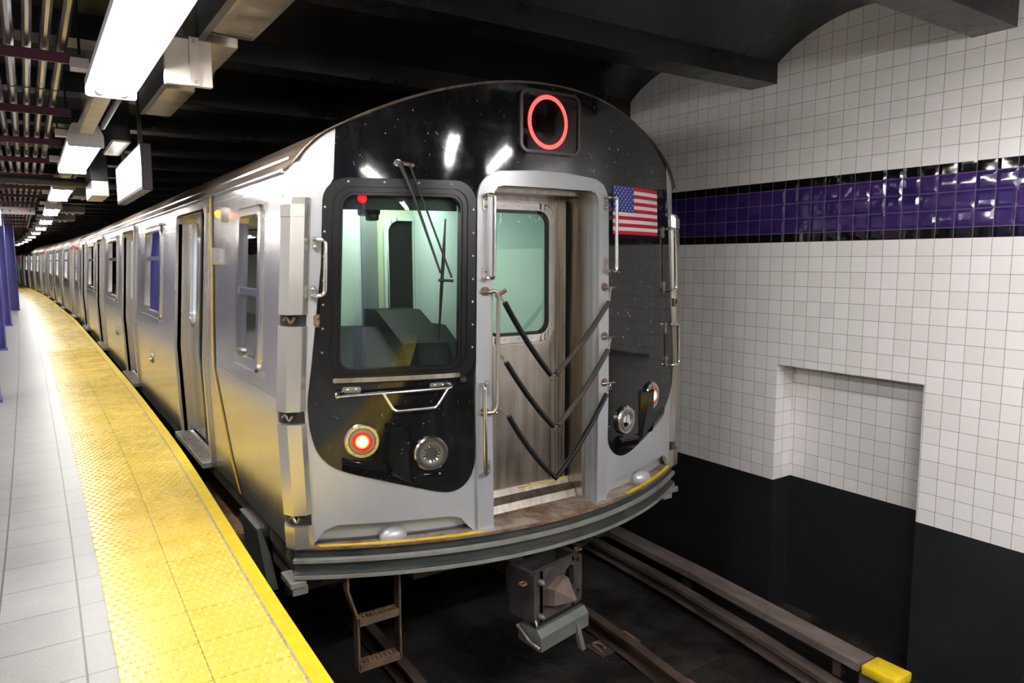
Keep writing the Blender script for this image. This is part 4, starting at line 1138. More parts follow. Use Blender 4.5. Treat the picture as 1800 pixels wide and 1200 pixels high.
round_lamp('headlight', 0.675, 0.497, 'head'); round_lamp('taillight', 1.0, 0.615, 'tail')

# route sign with the red O
u0, u1, z0, z1 = -0.232, 0.206, 2.185, 2.540
b = MB(); b.panel([rrect(u0, u1, z0, z1, 0.055), rrect(u0+0.018, u1-0.018, z0+0.016, z1-0.016, 0.04)], mapF, 0.004, 0.030, US)
sg = b.build('route_sign', 'sign_frame', car, smooth=30)
b = MB(); b.panel([rrect(u0+0.01, u1-0.01, z0+0.01, z1-0.01, 0.045)], mapF, 0.004, 0.022, US); b.build('sign_window', 'sign_black', sg, smooth=30, an=True)
oc, oz, ra, rb_ = -0.035, 2.364, 0.134, 0.144
b = MB()
N_ = 96; V = []
for k in range(N_):
    a = 2*PI*k/N_
    V.append([b.v(mapF(oc+(ra+d)*math.cos(a), oz+(rb_+d)*math.sin(a), 0.0235)) for d in (-0.016, 0.011)])
for k in range(N_): b.f([V[k][0], V[k][1], V[(k+1) % N_][1], V[(k+1) % N_][0]])
lr = b.build('letter_ring', 'red_led', sg, recalc=False)
b = MB()
for d, ph in ((-0.008, 0), (0.003, 0.5)):
    for k in range(104):
        a = 2*PI*(k+ph)/104; b.ring(mapF(oc+(ra+d)*math.cos(a), oz+(rb_+d)*math.sin(a), 0.0245), NF(oc), [(0.0034, 0), (0, 0.001)], 5)
b.build('led_dots', 'pink_led', lr, smooth=0)

# flag decal
b = MB(); fu0, fu1, fz0, fz1 = 0.545, 1.125, 1.735, 2.045
fx = lambda t: fu0+(fu1-fu0)*t
fzz = lambda t: fz0+(fz1-fz0)*t
ns = 14
def patch(a0, a1, c0, c1, mi, w_=0.0085):
    b.mi = mi; nn = max(1, int((a1-a0)*ns))
    for i in range(nn):
        p, q = a0+(a1-a0)*i/nn, a0+(a1-a0)*(i+1)/nn
        b.f([b.v(mapF(fx(p), fzz(c0), w_)), b.v(mapF(fx(q), fzz(c0), w_)), b.v(mapF(fx(q), fzz(c1), w_)), b.v(mapF(fx(p), fzz(c1), w_))])
for i in range(13):
    a0 = 0.0 if i < 6 else 0.42
    patch(a0, 1.0, i/13, (i+1)/13, 0 if i % 2 == 0 else 1)
patch(0.0, 0.42, 6/13, 1.0, 2)
b.mi = 1
for r_ in range(9):
    nst = 6 if r_ % 2 == 0 else 5
    for k in range(nst):
        ux = fx(0.42*((k+0.5)/6 if nst == 6 else (k+1)/6)); zz = fzz(6/13+(7/13)*(r_+0.75)/9.5)
        P5 = []
        for j in range(10):
            rr = 0.0088 if j % 2 == 0 else 0.0036; a = PI/2+PI*j/5; P5.append(b.v(mapF(ux+rr*math.cos(a), zz+rr*math.sin(a), 0.0092)))
        b.f(P5)
b.build('flag_decal', ['flag_red', 'flag_white', 'flag_blue'], car, smooth=0, recalc=False)

# windscreen wiper
wp = MB()
wp.tube([PF(-0.955, 2.085, 0.006), PF(-0.955, 2.085, 0.05)], 0.02, 12); wp.tube([PF(-0.885, 2.075, 0.006), PF(-0.885, 2.075, 0.05)], 0.012, 12)
wp.tube([PF(-0.97, 2.088, 0.045), PF(-0.87, 2.074, 0.045)], 0.012, 10)
wo = wp.build('wiper', 'screw', car)
b = MB()
b.tube([PF(-0.945, 2.08, 0.055), PF(-0.88, 1.93, 0.065), PF(-0.725, 1.50, 0.065)], [0.014, 0.009, 0.006], 8)
b.tube([PF(-0.895, 2.075, 0.055), PF(-0.665, 1.475, 0.07)], 0.006, 8)
b.tube([PF(-0.735, 1.462, 0.06), PF(-0.655, 1.458, 0.065)], 0.008, 8)
b.build('wiper_arm', 'dark', wo)
b = MB(); b.tube([PF(-0.695, 1.795, 0.035), PF(-0.705, 1.60, 0.045), PF(-0.715, 1.40, 0.045), PF(-0.722, 1.125, 0.032)], [0.004, 0.010, 0.010, 0.004], 8); b.build('blade', 'rubber', wo)

# hooks, gate rod and the three V-shaped chains across the doorway
def hook(u, z, d=1):
    b = MB(); bolt_pad(b, PF(u, z, 0.024), NF(u), 0.05, 0.05, 2)
    o = b.build('chain_hook', 'rust', car)
    b = MB(); b.tube(fillet([PF(u-0.03*d, z-0.004, 0.035), PF(u+0.005*d, z-0.004, 0.05), PF(u+0.065*d, z-0.004, 0.055)], 0.01), 0.007, 8); b.build('pin', 'steel_dirty', o)
    return o
for z in (1.40, 1.085, 0.785): hook(0.435, z)
for z in (1.395, 0.70): hook(-0.455, z)
b = MB(); b.tube(fillet([PF(-0.44, 1.39, 0.05), PF(-0.405, 1.40, 0.055), PF(-0.385, 1.37, 0.055), PF(-0.39, 0.735, 0.055), PF(-0.405, 0.70, 0.055), PF(-0.45, 0.70, 0.05)], 0.03), 0.011, 10)
rod = b.build('gate_rod', 'steel_dirty', car)
b = MB(); b.tube([PF(-0.40, 1.365, 0.05), PF(-0.34, 1.40, 0.06)], 0.012, 8); b.build('latch', 'rust', rod)
def qb(a, c, e, n=12):
    return [a*(1-t)**2+c*2*t*(1-t)+e*t*t for t in [i/n for i in range(n+1)]]
for i, (L, Mm, Rr, cr) in enumerate((((-0.345, 1.33), (-0.015, 0.868), (0.445, 1.305), 1), ((-0.335, 0.985), (0.005, 0.55), (0.440, 1.0), 1), ((-0.32, 0.668), (0.005, 0.243), (0.425, 0.715), 0))):
    D_ = 0.055
    l, mm, r_ = PF(*L, D_), PF(*Mm, D_+0.0), PF(*Rr, D_)
    sag = Vector((0, 0, -0.035))
    b = MB()
    if cr:
        b.tube(qb(l, (l+mm)/2+sag+Vector((-0.012, 0, 0)), mm+Vector((-0.02, 0, 0.02))), 0.0165, 10)
    else:
        b.tube(qb(l, (l+mm)/2+sag*1.5+Vector((-0.012, 0, 0)), mm)+qb(mm, (mm+r_)/2+sag*1.5+Vector((0.012, 0, 0)), r_)[1:], 0.0165, 10)
    o = b.build('safety_chain', 'rubber', car)
    if cr:
        b = MB(); b.tube(qb(mm+Vector((0.02, 0, 0.02)), (mm+r_)/2+sag+Vector((0.012, 0, 0)), r_), 0.0165, 10); b.build('right_sleeve', 'rubber_rough', o)
        b = MB()
        for dx, dz in ((-0.012, 0.006), (0.012, 0.006), (0, -0.01)):
            pts = [mm+Vector((dx+0.012*math.cos(a), -0.006*math.sin(a), dz+0.012*math.sin(a))) for a in [2*PI*j/10 for j in range(11)]]
            b.tube(pts, 0.0035, 6, caps=False)
        b.build('clasp', 'screw', o)
    b = MB()
    hkL = PF(-0.39, (1.385, 1.05, 0.735)[i], D_); hkR = PF(0.462, (1.395, 1.08, 0.78)[i], D_)
    for A, B in ((l, hkL), (r_, hkR)):
        L_ = (B-A).length; n = max(2, int(L_/0.02))
        for k in range(n):
            c = A+(B-A)*((k+0.5)/n); t = (B-A).normalized(); s_ = (t.cross(Vector((0, 1, 0))) if k % 2 else t.cross(Vector((1, 0, 0)))).normalized()
            pts = [c+t*(0.013*math.cos(a))+s_*(0.006*math.sin(a)) for a in [2*PI*j/8 for j in range(9)]]
            b.tube(pts, 0.003, 5, caps=False)
    b.build('link', 'screw', o)

# wall side cable clips seen at the right edge of the front
b = MB(); b.tube(fillet([PF(UM, 1.30, 0.01), PF(UM, 1.31, 0.06), PF(UM, 1.24, 0.06), PF(UM, 1.24, 0.01)], 0.02), 0.012, 8); b.build('jumper_plug', 'yellow', car)
b = MB(); b.tube([PF(UM-0.02, 0.80, 0.0), PF(UM, 0.80, 0.09)], 0.008, 8); b.tube(fillet([PF(UM, 0.20, 0.0), PF(UM, 0.22, 0.06), PF(UM, 0.15, 0.06), PF(UM, 0.15, 0.0)], 0.02), 0.007, 8); b.build('side_hook', 'rust', car)

# ------------------------------------------------------------------ body sides, roof, windows and doors
def door_loop(y0, y1): return rrect(0.0-0.02, 2.0, y0, y1, 0.05, 4, radii=(0.001, 0.06, 0.06, 0.001))
def swap(L): return [(z, y) for (y, z) in L]
def car_body(root, ya, yb, doors, windows, detailed, steel):
    near = detailed
    def hole(y0, y1, z0, z1, r_): return rrect(z0, z1, y0, y1, r_, 5)
    outer = [(-0.02, ya), (2.06, ya), (2.06, yb), (-0.02, yb)]
    # door openings cut from the sill up
    holes = []
    if near:
        lo = [(-0.02, ya), (2.06, ya), (2.06, yb), (-0.02, yb)]
        for y0, y1 in doors[::-1]: lo += [(-0.02, y1), (1.90, y1), (1.945, y1-0.02), (1.97, y1-0.06), (1.97, y0+0.06), (1.945, y0+0.02), (1.90, y0), (-0.02, y0)]
        outer = lo
    else:
        lo = list(outer)
        for y0, y1 in doors[::-1]: lo += [(-0.02, y1), (1.97, y1), (1.97, y0), (-0.02, y0)]
        outer = lo
    for wdw in windows: holes.append(hole(wdw[0], wdw[1], wdw[2], wdw[3], 0.05))
    b = MB(); b.panel([outer]+holes, sideL, -0.03, 0.0, ZS)
    side = b.build('side_panel', steel, root, smooth=20)
    if near:
        b = MB()
        for ysm in [ya+0.02] + [y for d in doors for y in (d[0]-0.12, d[1]+0.12)]:
            b.panel([[(0.0, ysm), (2.0, ysm), (2.0, ysm+0.004), (0.0, ysm+0.004)]], sideL, 0.0, 0.002, ZS)
        gaps = [ya]+[y for d in doors for y in d]+[yb]
        for k in range(0, len(gaps), 2):
            a, c = gaps[k], gaps[k+1]
            for z in (0.825, 1.985): b.panel([[(z, a), (z+0.004, a), (z+0.004, c), (z, c)]], sideL, 0.0, 0.0025, [])
        b.build('panel_seam', 'steel_dirty', side, smooth=0)
    b = MB(); b.panel([[(-0.02, ya), (2.06, ya), (2.06, yb), (-0.02, yb)]], sideR, -0.03, 0.0, ZS)
    b.build('far_side_panel', steel, root, smooth=20)
    # sill and eave rail
    b = MB(); b.box(XC-1.475, XC-1.40, ya-0.02, yb, -0.12, -0.015); b.build('side_sill', 'steel_dirty', root, smooth=0)
    b = MB(); b.box(XC+1.40, XC+1.475, ya-0.02, yb, -0.12, -0.015); b.build('side_sill', 'steel_dirty', root, smooth=0)
    if near:
        b = MB()
        b.sweep([((XC, y, 0), (-1, 0, 0), (0, 0, 1)) for y in (ya, yb)], [(1.43, 2.035), (1.452, 2.04), (1.452, 2.05), (1.43, 2.062)])
        b.sweep([((XC, y, 0), (-1, 0, 0), (0, 0, 1)) for y in (ya, yb)], [(1.385, 2.105), (1.405, 2.11), (1.405, 2.122), (1.38, 2.13)])
        b.build('eave_rail', 'steel_bright', root, smooth=0)
    # roof
    xs = fr(-1.25, 1.25, 0.125); xs = [-1.43, -1.40, -1.36, -1.31]+xs+[1.31, 1.36, 1.40, 1.43]
    b = MB(); V = []
    for x in xs:
        yf = planF(max(-UM, min(UM, x)))[1] if near else ya+0.25*(x/1.43)**4
        V.append([b.v((XC+x, yf if abs(x) < 1.42 else ya, roofz(x))), b.v((XC+x, (ya+yb)/2, roofz(x))), b.v((XC+x, yb, roofz(x)))])
    for p, q in zip(V, V[1:]):
        for k in range(2): b.f([p[k], q[k], q[k+1], p[k+1]])
    b.build('roof', 'roof', root, smooth=40)
    # windows
    for wdw in windows:
        y0, y1, z0, z1, tz = wdw
        b = MB(); b.panel([hole(y0-0.045, y1+0.045, z0-0.05, z1+0.045, 0.09), hole(y0+0.012, y1-0.012, z0+0.012, z1-0.012, 0.045)], sideL, -0.03, 0.014, ZS)
        if tz:
            b.panel([[(tz-0.022, y0), (tz+0.022, y0), (tz+0.022, y1), (tz-0.022, y1)]], sideL, -0.03, 0.008, [])
        f = b.build('side_window', 'steel_bright', root, smooth=20)
        if near:
            b = MB(); b.panel([[(z0-0.075, y0-0.06), (z0-0.045, y0-0.06), (z0-0.045, y1+0.06), (z0-0.075, y1+0.06)]], sideL, 0.0, 0.028, []); b.build('window_sill', 'steel_bright', f, smooth=0)
            b = MB(); b.panel([[(z1+0.035, y0-0.03), (z1+0.055, y0-0.03), (z1+0.055, y1+0.03), (z1+0.035, y1+0.03)]], sideL, 0.0, 0.03, [])
            b.build('window_hood', 'steel_bright', f, smooth=0)
        b = MB(); b.panel([[(z0, y0), (z1, y0), (z1, y1), (z0, y1)]], sideL, -0.02, -0.016, ZS)
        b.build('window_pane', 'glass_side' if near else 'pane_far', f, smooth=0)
    # doors
    for di, (y0, y1) in enumerate(doors):
        mid = (y0+y1)/2
        leaves = [(y0, mid), (mid, y1)]
        if near and di == 0: leaves = [(mid, y1)]
        dep = -0.085
        for (a, c) in leaves:
            pz0, pz1 = 1.02, 1.86; pa, pc = a+0.17, c-0.17
            b = MB(); b.panel([[(0.02, a+0.004), (1.97, a+0.004), (1.97, c-0.004), (0.02, c-0.004)], rrect(pz0, pz1, pa, pc, 0.11, 5)], sideL, dep-0.03, dep, ZS)
            d = b.build('door', steel, root, smooth=20)
            b = MB(); b.panel([rrect(pz0-0.035, pz1+0.035, pa-0.035, pc+0.035, 0.14, 5), rrect(pz0, pz1, pa, pc, 0.11, 5)], sideL, dep, dep+0.012, ZS)
            b.build('window_frame', 'steel_bright', d, smooth=20)
            b = MB(); b.panel([[(pz0, pa), (pz1, pa), (pz1, pc), (pz0, pc)]], sideL, dep-0.02, dep-0.016, ZS)
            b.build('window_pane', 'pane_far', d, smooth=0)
            if near and di == 0:
                b = MB(); b.panel([[(0.02, a-0.06), (1.97, a-0.06), (1.97, a+0.004), (0.02, a+0.004)]], sideL, dep-0.03, dep+0.015, ZS); b.build('edge_seal', 'rubber', d, smooth=0)
        # surround
        fw = 0.055 if near else 0.05
        b = MB()
        oz_ = [(0.0, y0-fw), (1.93, y0-fw), (2.0, y0-fw*0.4), (2.02, y0+0.08), (2.02, y1-0.08), (2.0, y1+fw*0.4), (1.93, y1+fw), (0.0, y1+fw)]
        iz_ = [(0.0, y1), (1.90, y1), (1.945, y1-0.02), (1.97, y1-0.06), (1.97, y0+0.06), (1.945, y0+0.02), (1.90, y0), (0.0, y0)]
        b.panel([oz_+iz_], sideL, -0.09, 0.022, ZS)
        fo_ = b.build('door_surround', 'steel_post' if near else steel, root, smooth=20)
        b = MB(); b.box(XC-1.565, XC-1.44, y0-0.02, y1+0.02, -0.035, 0.005); sl = b.build('door_sill', 'bumper_edge', root, smooth=0)
        if near:
            b = MB()
            for k in range(int((y1-y0)/0.03)): b.box(XC-1.56, XC-1.45, y0+0.03*k, y0+0.03*k+0.012, 0.005, 0.009)
            b.build('tread_ribs', 'steel_dirty', sl, smooth=0)
    # underframe
    b = MB()
    for (a, c, z, d) in ((ya+0.9, ya+1.4, -0.75, 0.2), (ya+5.0, yb-5, -0.8, 0.35)):
        b.bbox(XC-1.30+d*0.2, XC+1.30-d*0.2, a, c, z, -0.12, 0.02, 1)
    b.build('underframe', 'under2', root, smooth=20)
    for yt in (ya+1.7, ya+3.8, yb-3.8, yb-1.7):
        b = MB(); b.tube([(XC-0.9, yt, -0.70), (XC+0.9, yt, -0.70)], 0.08, 10); ax = b.build('axle', 'under2', root)
        for s in (-1, 1): b = MB(); b.ring((XC+s*0.72, yt, -0.70), (1, 0, 0), [(0, -0.06), (0.41, -0.06), (0.42, 0.05), (0.425, 0.06), (0, 0.06)], 24); b.build('wheel', 'under2', ax)
    for yt in (ya+1.3, yb-4.2):
        for s in (-1, 1): b = MB(); b.bbox(XC+s*1.12-0.08, XC+s*1.12+0.08, yt, yt+2.9, -0.72, -0.45, 0.03, 1); b.build('truck_frame', 'under2', root, smooth=20)
    return side

DOORS = [(5.88, 7.12), (10.28, 11.55), (14.85, 16.1), (19.35, 20.6)]
WINS = [(4.36, 4.84, 0.96, 1.86, 1.38), (8.14, 9.26, 1.02, 1.90, 1.60), (12.45, 13.75, 1.02, 1.90, 1.60), (17.0, 18.45, 1.02, 1.90, 1.60)]
side = car_body(car, 3.915, YE, DOORS, WINS, True, 'steel')
# roof front rim
b = MB(); b.tube([PF(u, ztopF(u), -0.005) for u in US], 0.012, 6); b.build('roof_rim', 'roof', car)
# logos and fittings of the near side
for y in (8.9, 12.6): b = MB(); b.ring((XC-hw(0.5)-0.0, y, 0.50), (-1, 0, 0), [(0.07, 0), (0.07, 0.012), (0.06, 0.016), (0.052, 0.004), (0, 0.004)], 24); b.build('round_plate', 'steel_bright', car)
lz = 1.893
t = MB(); t.panel([rrect(lz-0.055, lz+0.055, 5.27, 5.37, 0.02, 4)], sideL, 0.0, 0.03, []); ind = t.build('door_indicator', 'steel_post', car, smooth=20)
t = MB(); t.sphere(sideL(lz, 5.32, 0.035), 0.028, 12, 8); t.build('bulb', 'red_warm', ind)
t = MB(); t.panel([rrect(1.545, 1.665, 5.43, 5.53, 0.01, 2)], sideL, 0.0, 0.035, []); t.build('marker_box', 'steel_post', car, smooth=20)
SP = [(5.80, 2.06), (5.775, 1.80), (5.747, 1.669), (5.70, 1.438), (5.68, 1.24), (5.655, 1.058), (5.60, 0.80), (5.47, 0.56), (5.26, 0.214), (5.03, -0.015)]
for k, (off, wd, mt_) in enumerate(((0.0, 0.06, 'gold'), (-0.06, 0.055, 'darkstripe'))):
    t = MB(); V = []
    for y, z in SP: V.append((t.v(sideL(z, y+off, 0.0035)), t.v(sideL(z, y+off-wd, 0.0035))))
    for p, q in zip(V, V[1:]): t.f([p[0], p[1], q[1], q[0]])
    t.build('stripe_decal', mt_, car, smooth=0, recalc=False)

# cab interior
t = MB(); t.box(XC-1.38, XC-0.43, 4.42, 4.46, -0.01, 2.06); cab = t.build('cab_back_wall', 'cream', car, smooth=0)
ymap = lambda y0: (lambda u, z, w_: (XC+u, y0-w_, z))
def cabp(name, mat_, loops, w0, w1, y=4.42, parent=cab):
    t = MB(); t.panel(loops, ymap(y), w0, w1, []); return t.build(name, mat_, parent, smooth=20)
cabp('cabinet', 'mint', [[(-1.38, 0.3), (-0.83, 0.3), (-0.83, 2.0), (-1.38, 2.0)]], 0.0, 0.06)
cabp('cabinet_door', 'mint', [rrect(-1.37, -1.0, 1.72, 1.90, 0.01, 2)], 0.06, 0.075)
cabp('cabinet_door', 'mint_dark', [rrect(-1.37, -1.0, 1.05, 1.67, 0.01, 2)], 0.06, 0.07)
cabp('cabinet_door', 'mint', [rrect(-1.35, -1.08, 1.42, 1.63, 0.005, 2)], 0.07, 0.085)
cabp('lock_plate', 'cream', [rrect(-1.17, -1.11, 1.55, 1.61, 0.005, 2)], 0.085, 0.092)
cabp('drawer', 'mint', [rrect(-1.35, -1.08, 1.08, 1.40, 0.005, 2)], 0.07, 0.080)
t = MB(); t.ring((XC-1.08, 4.345, 1.87), (0, -1, 0), [(0.018, 0), (0.018, 0.006), (0, 0.006)], 12); t.build('lock', 'dark', cab)
t = MB(); t.ring((XC-1.14, 4.328, 1.58), (0, -1, 0), [(0.007, 0), (0.007, 0.006), (0, 0.006)], 10); t.build('keyhole', 'dark', cab)
t = MB(); t.bbox(XC-1.33, XC-1.28, 4.28, 4.34, 1.44, 1.50, 0.01, 1); t.build('knob', 'dark', cab)
cabp('column', 'grey_panel', [[(-0.83, 0.3), (-0.72, 0.3), (-0.72, 2.0), (-0.83, 2.0)]], 0.0, 0.07)
cabp('door_window_frame', 'mint', [rrect(-0.655, -0.44, 1.12, 1.86, 0.09, 8, (0.02, 0.001, 0.001, 0.10)), rrect(-0.625, -0.445, 1.15, 1.83, 0.07, 8, (0.02, 0.001, 0.001, 0.08))], 0.0, 0.03)
cabp('door_window_pane', 'console', [rrect(-0.63, -0.44, 1.14, 1.84, 0.07, 8, (0.02, 0.001, 0.001, 0.08))], 0.0, 0.008)
def clipbox(name, mat_, u0, u1, yb, z0, z1, d=0.05, parent=car):
    """horizontal slab inside the nose, its front edge follows the bowed shell"""
    t = MB(); us = fr(u0, u1, 0.1); R0 = []
    for u in us: R0.append([t.v((XC+u, planF(u)[1]+d, z)) for z in (z0, z1)]+[t.v((XC+u, yb, z)) for z in (z1, z0)])
    for p, q in zip(R0, R0[1:]):
        for k in range(4): t.f([p[k], p[(k+1) % 4], q[(k+1) % 4], q[k]])
    t.f(R0[0]); t.f(R0[-1]); return t.build(name, mat_, parent, smooth=0)
t = MB(); t.box(XC-0.435, XC-0.415, 3.55, 4.46, -0.01, 2.06); t.build('cab_partition', 'mint_white', car, smooth=0)
cb_ = clipbox('cab_ceiling', 'mint_dark', -1.36, -0.42, 4.46, 2.0, 2.02)
t = MB(); t.quad((XC-1.0, 4.05, 1.998), (XC-0.6, 4.05, 1.998), (XC-0.6, 4.25, 1.998), (XC-1.0, 4.25, 1.998)); t.build('cab_light', emis('cab_lamp', (0.94, 1.0, 0.95), 20), cb_, smooth=0)
clipbox('cab_floor', 'floor_in', -1.36, -0.42, 4.46, -0.005, 0.01)
# console desk
t = MB()
def desk(t, u0, u1, prof):
    t.sweep([((XC+u, planF(u)[1]+0.06, 0), (0, 1, 0), (0, 0, 1)) for u in fr(u0, u1, 0.1)], prof)
desk(t, -1.36, -0.45, [(0.0, 0.6), (0.55, 0.6), (0.55, 1.17), (0.40, 1.17), (0.0, 0.93)])
dsk = t.build('console', 'console', car, smooth=20)
t = MB(); desk(t, -0.86, -0.60, [(0.0, 0.90), (0.62, 1.1), (0.62, 1.27), (0.42, 1.27), (0.06, 1.10), (0.02, 1.02)])
t.build('control_hump', 'console', dsk, smooth=20)
t = MB(); t.bbox(XC-1.03, XC-0.94, 3.78, 3.92, 1.82, 1.92, 0.015, 2); t.bbox(XC-1.01, XC-0.96, 3.76, 3.85, 1.79, 1.83, 0.01, 2); t.build('cab_camera', 'dark', car)
t = MB(); t.panel([[(-1.30, 1.845), (-0.60, 1.845), (-0.60, 1.97), (-1.30, 1.97)]], mapF, -0.08, -0.06, US); vis = t.build('sun_visor', 'dark', car)
t = MB(); t.ring(PF(-1.13, 1.905, -0.055), NF(-1.13), [(0.026, 0), (0.02, 0.012), (0, 0.016)], 16); t.build('cab_red_lamp', 'red_glow', vis)
# vestibule and saloon
t = MB(); t.box(XC-0.41, XC+1.36, 4.90, 4.93, -0.01, 2.08); vw = t.build('vestibule_wall', 'mint', car, smooth=0)
t = MB()
t.box(XC-0.16, XC-0.10, 4.885, 4.90, 1.47, 1.59); t.box(XC-0.16, XC-0.105, 4.885, 4.90, 1.18, 1.25); t.build('switch_plate', 'grey_panel', vw, smooth=0)
t = MB(); t.box(XC-0.137, XC-0.123, 4.882, 4.885, 1.50, 1.56); t.box(XC-0.40, XC-0.22, 4.84, 4.90, 1.78, 1.80); t.build('switch', 'white_in', vw, smooth=0)
t = MB(); t.box(XC-0.42, XC+1.33, 3.98, 4.93, 2.08, 2.10); t.box(XC-0.42, XC+0.5, 3.78, 3.98, 2.08, 2.10); vc = t.build('vestibule_ceiling', 'mint_white', car, smooth=0)
t = MB(); t.quad((XC-0.2, 4.1, 2.078), (XC+0.6, 4.1, 2.078), (XC+0.6, 4.35, 2.078), (XC-0.2, 4.35, 2.078)); t.build('vestibule_light', emis('vestibule_lamp', (0.94, 1.0, 0.95), 17), vc, smooth=0)
t = MB(); t.box(XC+1.30, XC+1.33, 3.9, 4.93, -0.01, 2.1); t.build('vestibule_side', 'mint', car, smooth=0)
t = MB(); t.box(XC-1.38, XC+1.38, 5.36, YE-0.05, -0.03, 0.0); t.build('saloon_floor', 'floor_in', car, smooth=0)
t = MB(); t.box(XC-1.34, XC+1.34, 5.36, YE-0.05, 2.10, 2.12); sc_ = t.build('saloon_ceiling', 'white_in', car, smooth=0)
t = MB()
for s in (-0.55, 0.55): t.quad((XC+s-0.06, 5.8, 2.095), (XC+s+0.06, 5.8, 2.095), (XC+s+0.06, 21, 2.095), (XC+s-0.06, 21, 2.095))
t.build('saloon_light', emis('saloon_lamp', (0.9, 0.95, 1.0), 26), sc_, smooth=0)
t = MB(); t.box(XC+1.36, XC+1.38, 5.36, YE-0.05, 0.0, 2.08); t.box(XC-1.36, XC+1.36, YE-0.07, YE-0.05, 0.0, 2.12); t.box(XC-0.42, XC+1.36, 5.36, 5.38, 0, 2.12); sw = t.build('saloon_wall', 'white_in', car, smooth=0)
t = MB()
for y in (8.0, 12.4, 16.8): t.bbox(XC+0.95, XC+1.36, y-0.8, y+2.6, 0.42, 0.48, 0.02, 1); t.bbox(XC+1.28, XC+1.36, y-0.8, y+2.6, 0.48, 0.95, 0.02, 1)
t.build('bench', 'blue_seat', sw, smooth=20)
t = MB()
for y in fr(6.0, 21, 0.9): t.box(XC+1.345, XC+1.36, y, y+0.6, 1.75, 2.0)
t.build('poster', 'ad_pink', sw, smooth=0)
t = MB()
for y in fr(6.6, 21, 1.5): t.tube([(XC, y, 0), (XC, y, 2.12)], 0.018, 8)
for s in (-0.8, 0.8): t.tube([(XC+s, 6, 1.85), (XC+s, 21, 1.85)], 0.016, 8)
t.build('pole', 'steel_bright', sw)

# boarding ladder under the left corner
yl = 3.76
def bar(mb, pts, w_, d):
    for p, q in zip(pts, pts[1:]):
        p, q = Vector(p), Vector(q); t = (q-p).normalized(); s_ = t.cross(Vector((0, 1, 0))).normalized()
        V = [mb.v(a+s_*(w_*i)+Vector((0, d*j, 0))) for a in (p-t*0.004, q+t*0.004) for i, j in ((-.5, -.5), (.5, -.5), (.5, .5), (-.5, .5))]
        mb.f(V[:4][::-1]); mb.f(V[4:])
        for k in range(4): mb.f([V[k], V[(k+1) % 4], V[4+(k+1) % 4], V[4+k]])
b = MB(); bar(b, [(1.385, yl, -0.18), (1.385, yl, -0.285), (1.440, yl, -0.47), (1.440, yl, -0.775)], 0.012, 0.07)
ld = b.build('ladder', 'ladder', car, smooth=0)
b = MB(); bar(b, [(1.700, yl, -0.18), (1.700, yl, -0.775)], 0.012, 0.07); b.build('side_rail', 'ladder', ld, smooth=0)
for z in (-0.485, -0.76):
    b = MB(); b.box(1.44, 1.70, yl-0.035, yl-0.025, z-0.03, z+0.015); b.box(1.44, 1.70, yl+0.025, yl+0.035, z-0.02, z+0.015)
    for k in range(3): b.box(1.445, 1.695, yl-0.024+0.02*k, yl-0.012+0.02*k, z, z+0.006)
    tr = b.build('tread', 'ladder', ld, smooth=0)
    b = MB()
    for k in range(3):
        for j in range(9): b.box(1.455+0.027*j, 1.467+0.027*j, yl-0.024+0.02*k, yl-0.012+0.02*k, z+0.006, z+0.014)
    b.build('teeth', 'rust', tr, smooth=0)

# coupler
cm = Matrix.Translation((2.70, 3.49, -0.52)) @ Matrix.Rotation(R(12), 4, 'Z')
def CP(a, n_, z): return tuple(cm @ Vector((a, -n_, z)))
mapC = lambda u, z, w_: CP(u, w_, z)
b = MB()
hx = [(-0.155, -0.10), (0.06, -0.11), (0.10, -0.03), (0.15, -0.03), (0.15, 0.10), (0.115, 0.12), (0.075, 0.10), (0.05, 0.05), (-0.155, 0.035)]
holes = [hx, [(0.185+0.02*math.cos(2*PI*k/12), 0.125+0.02*math.sin(2*PI*k/12)) for k in range(12)], [(0.19+0.02*math.cos(2*PI*k/12), -0.09+0.02*math.sin(2*PI*k/12)) for k in range(12)]]
b.panel([rrect(-0.235, 0.235, -0.165, 0.165, 0.025, 4)]+holes, mapC, -0.04, 0.0, [])
cpl = b.build('coupler', 'coupler', car, smooth=20)
b = MB(); b.panel([rrect(-0.235, -0.20, -0.16, 0.165, 0.004, 1)], mapC, -0.22, -0.04, []); b.panel([rrect(0.20, 0.235, -0.16, 0.165, 0.004, 1)], mapC, -0.22, -0.04, []); b.panel([rrect(-0.22, 0.22, -0.16, 0.13, 0.004, 1)], mapC, -0.26, -0.2, [])
b.build('coupler_body', 'coupler', cpl, smooth=0)
b = MB(); t = MB()
base = [(-0.13, -0.10), (0.0, -0.11), (0.045, -0.05), (0.05, 0.09), (-0.02, 0.10), (-0.13, 0.04)]
V0 = [t.v(CP(p[0], -0.08, p[1])) for p in base]; V1 = [t.v(CP(p[0]*0.75+0.005, 0.045, p[1]*0.75)) for p in base]; ap_ = t.v(CP(0.05, 0.11, -0.065)); 
for k in range(6): t.f([V0[k], V0[(k+1) % 6], V1[(k+1) % 6], V1[k]]); t.f([V1[k], V1[(k+1) % 6], ap_])
b.merge(t); b.build('coupler_cone', 'coupler_brown', cpl, smooth=20)
for (a, z) in ((-0.185, 0.10), (-0.18, -0.125)): b = MB(); b.ring(CP(a, 0.0, z), (cm.to_3x3() @ Vector((0, -1, 0))), [(0.02, 0), (0.02, 0.02), (0, 0.05)], 14); b.build('alignment_pin', 'coupler_grey', cpl)

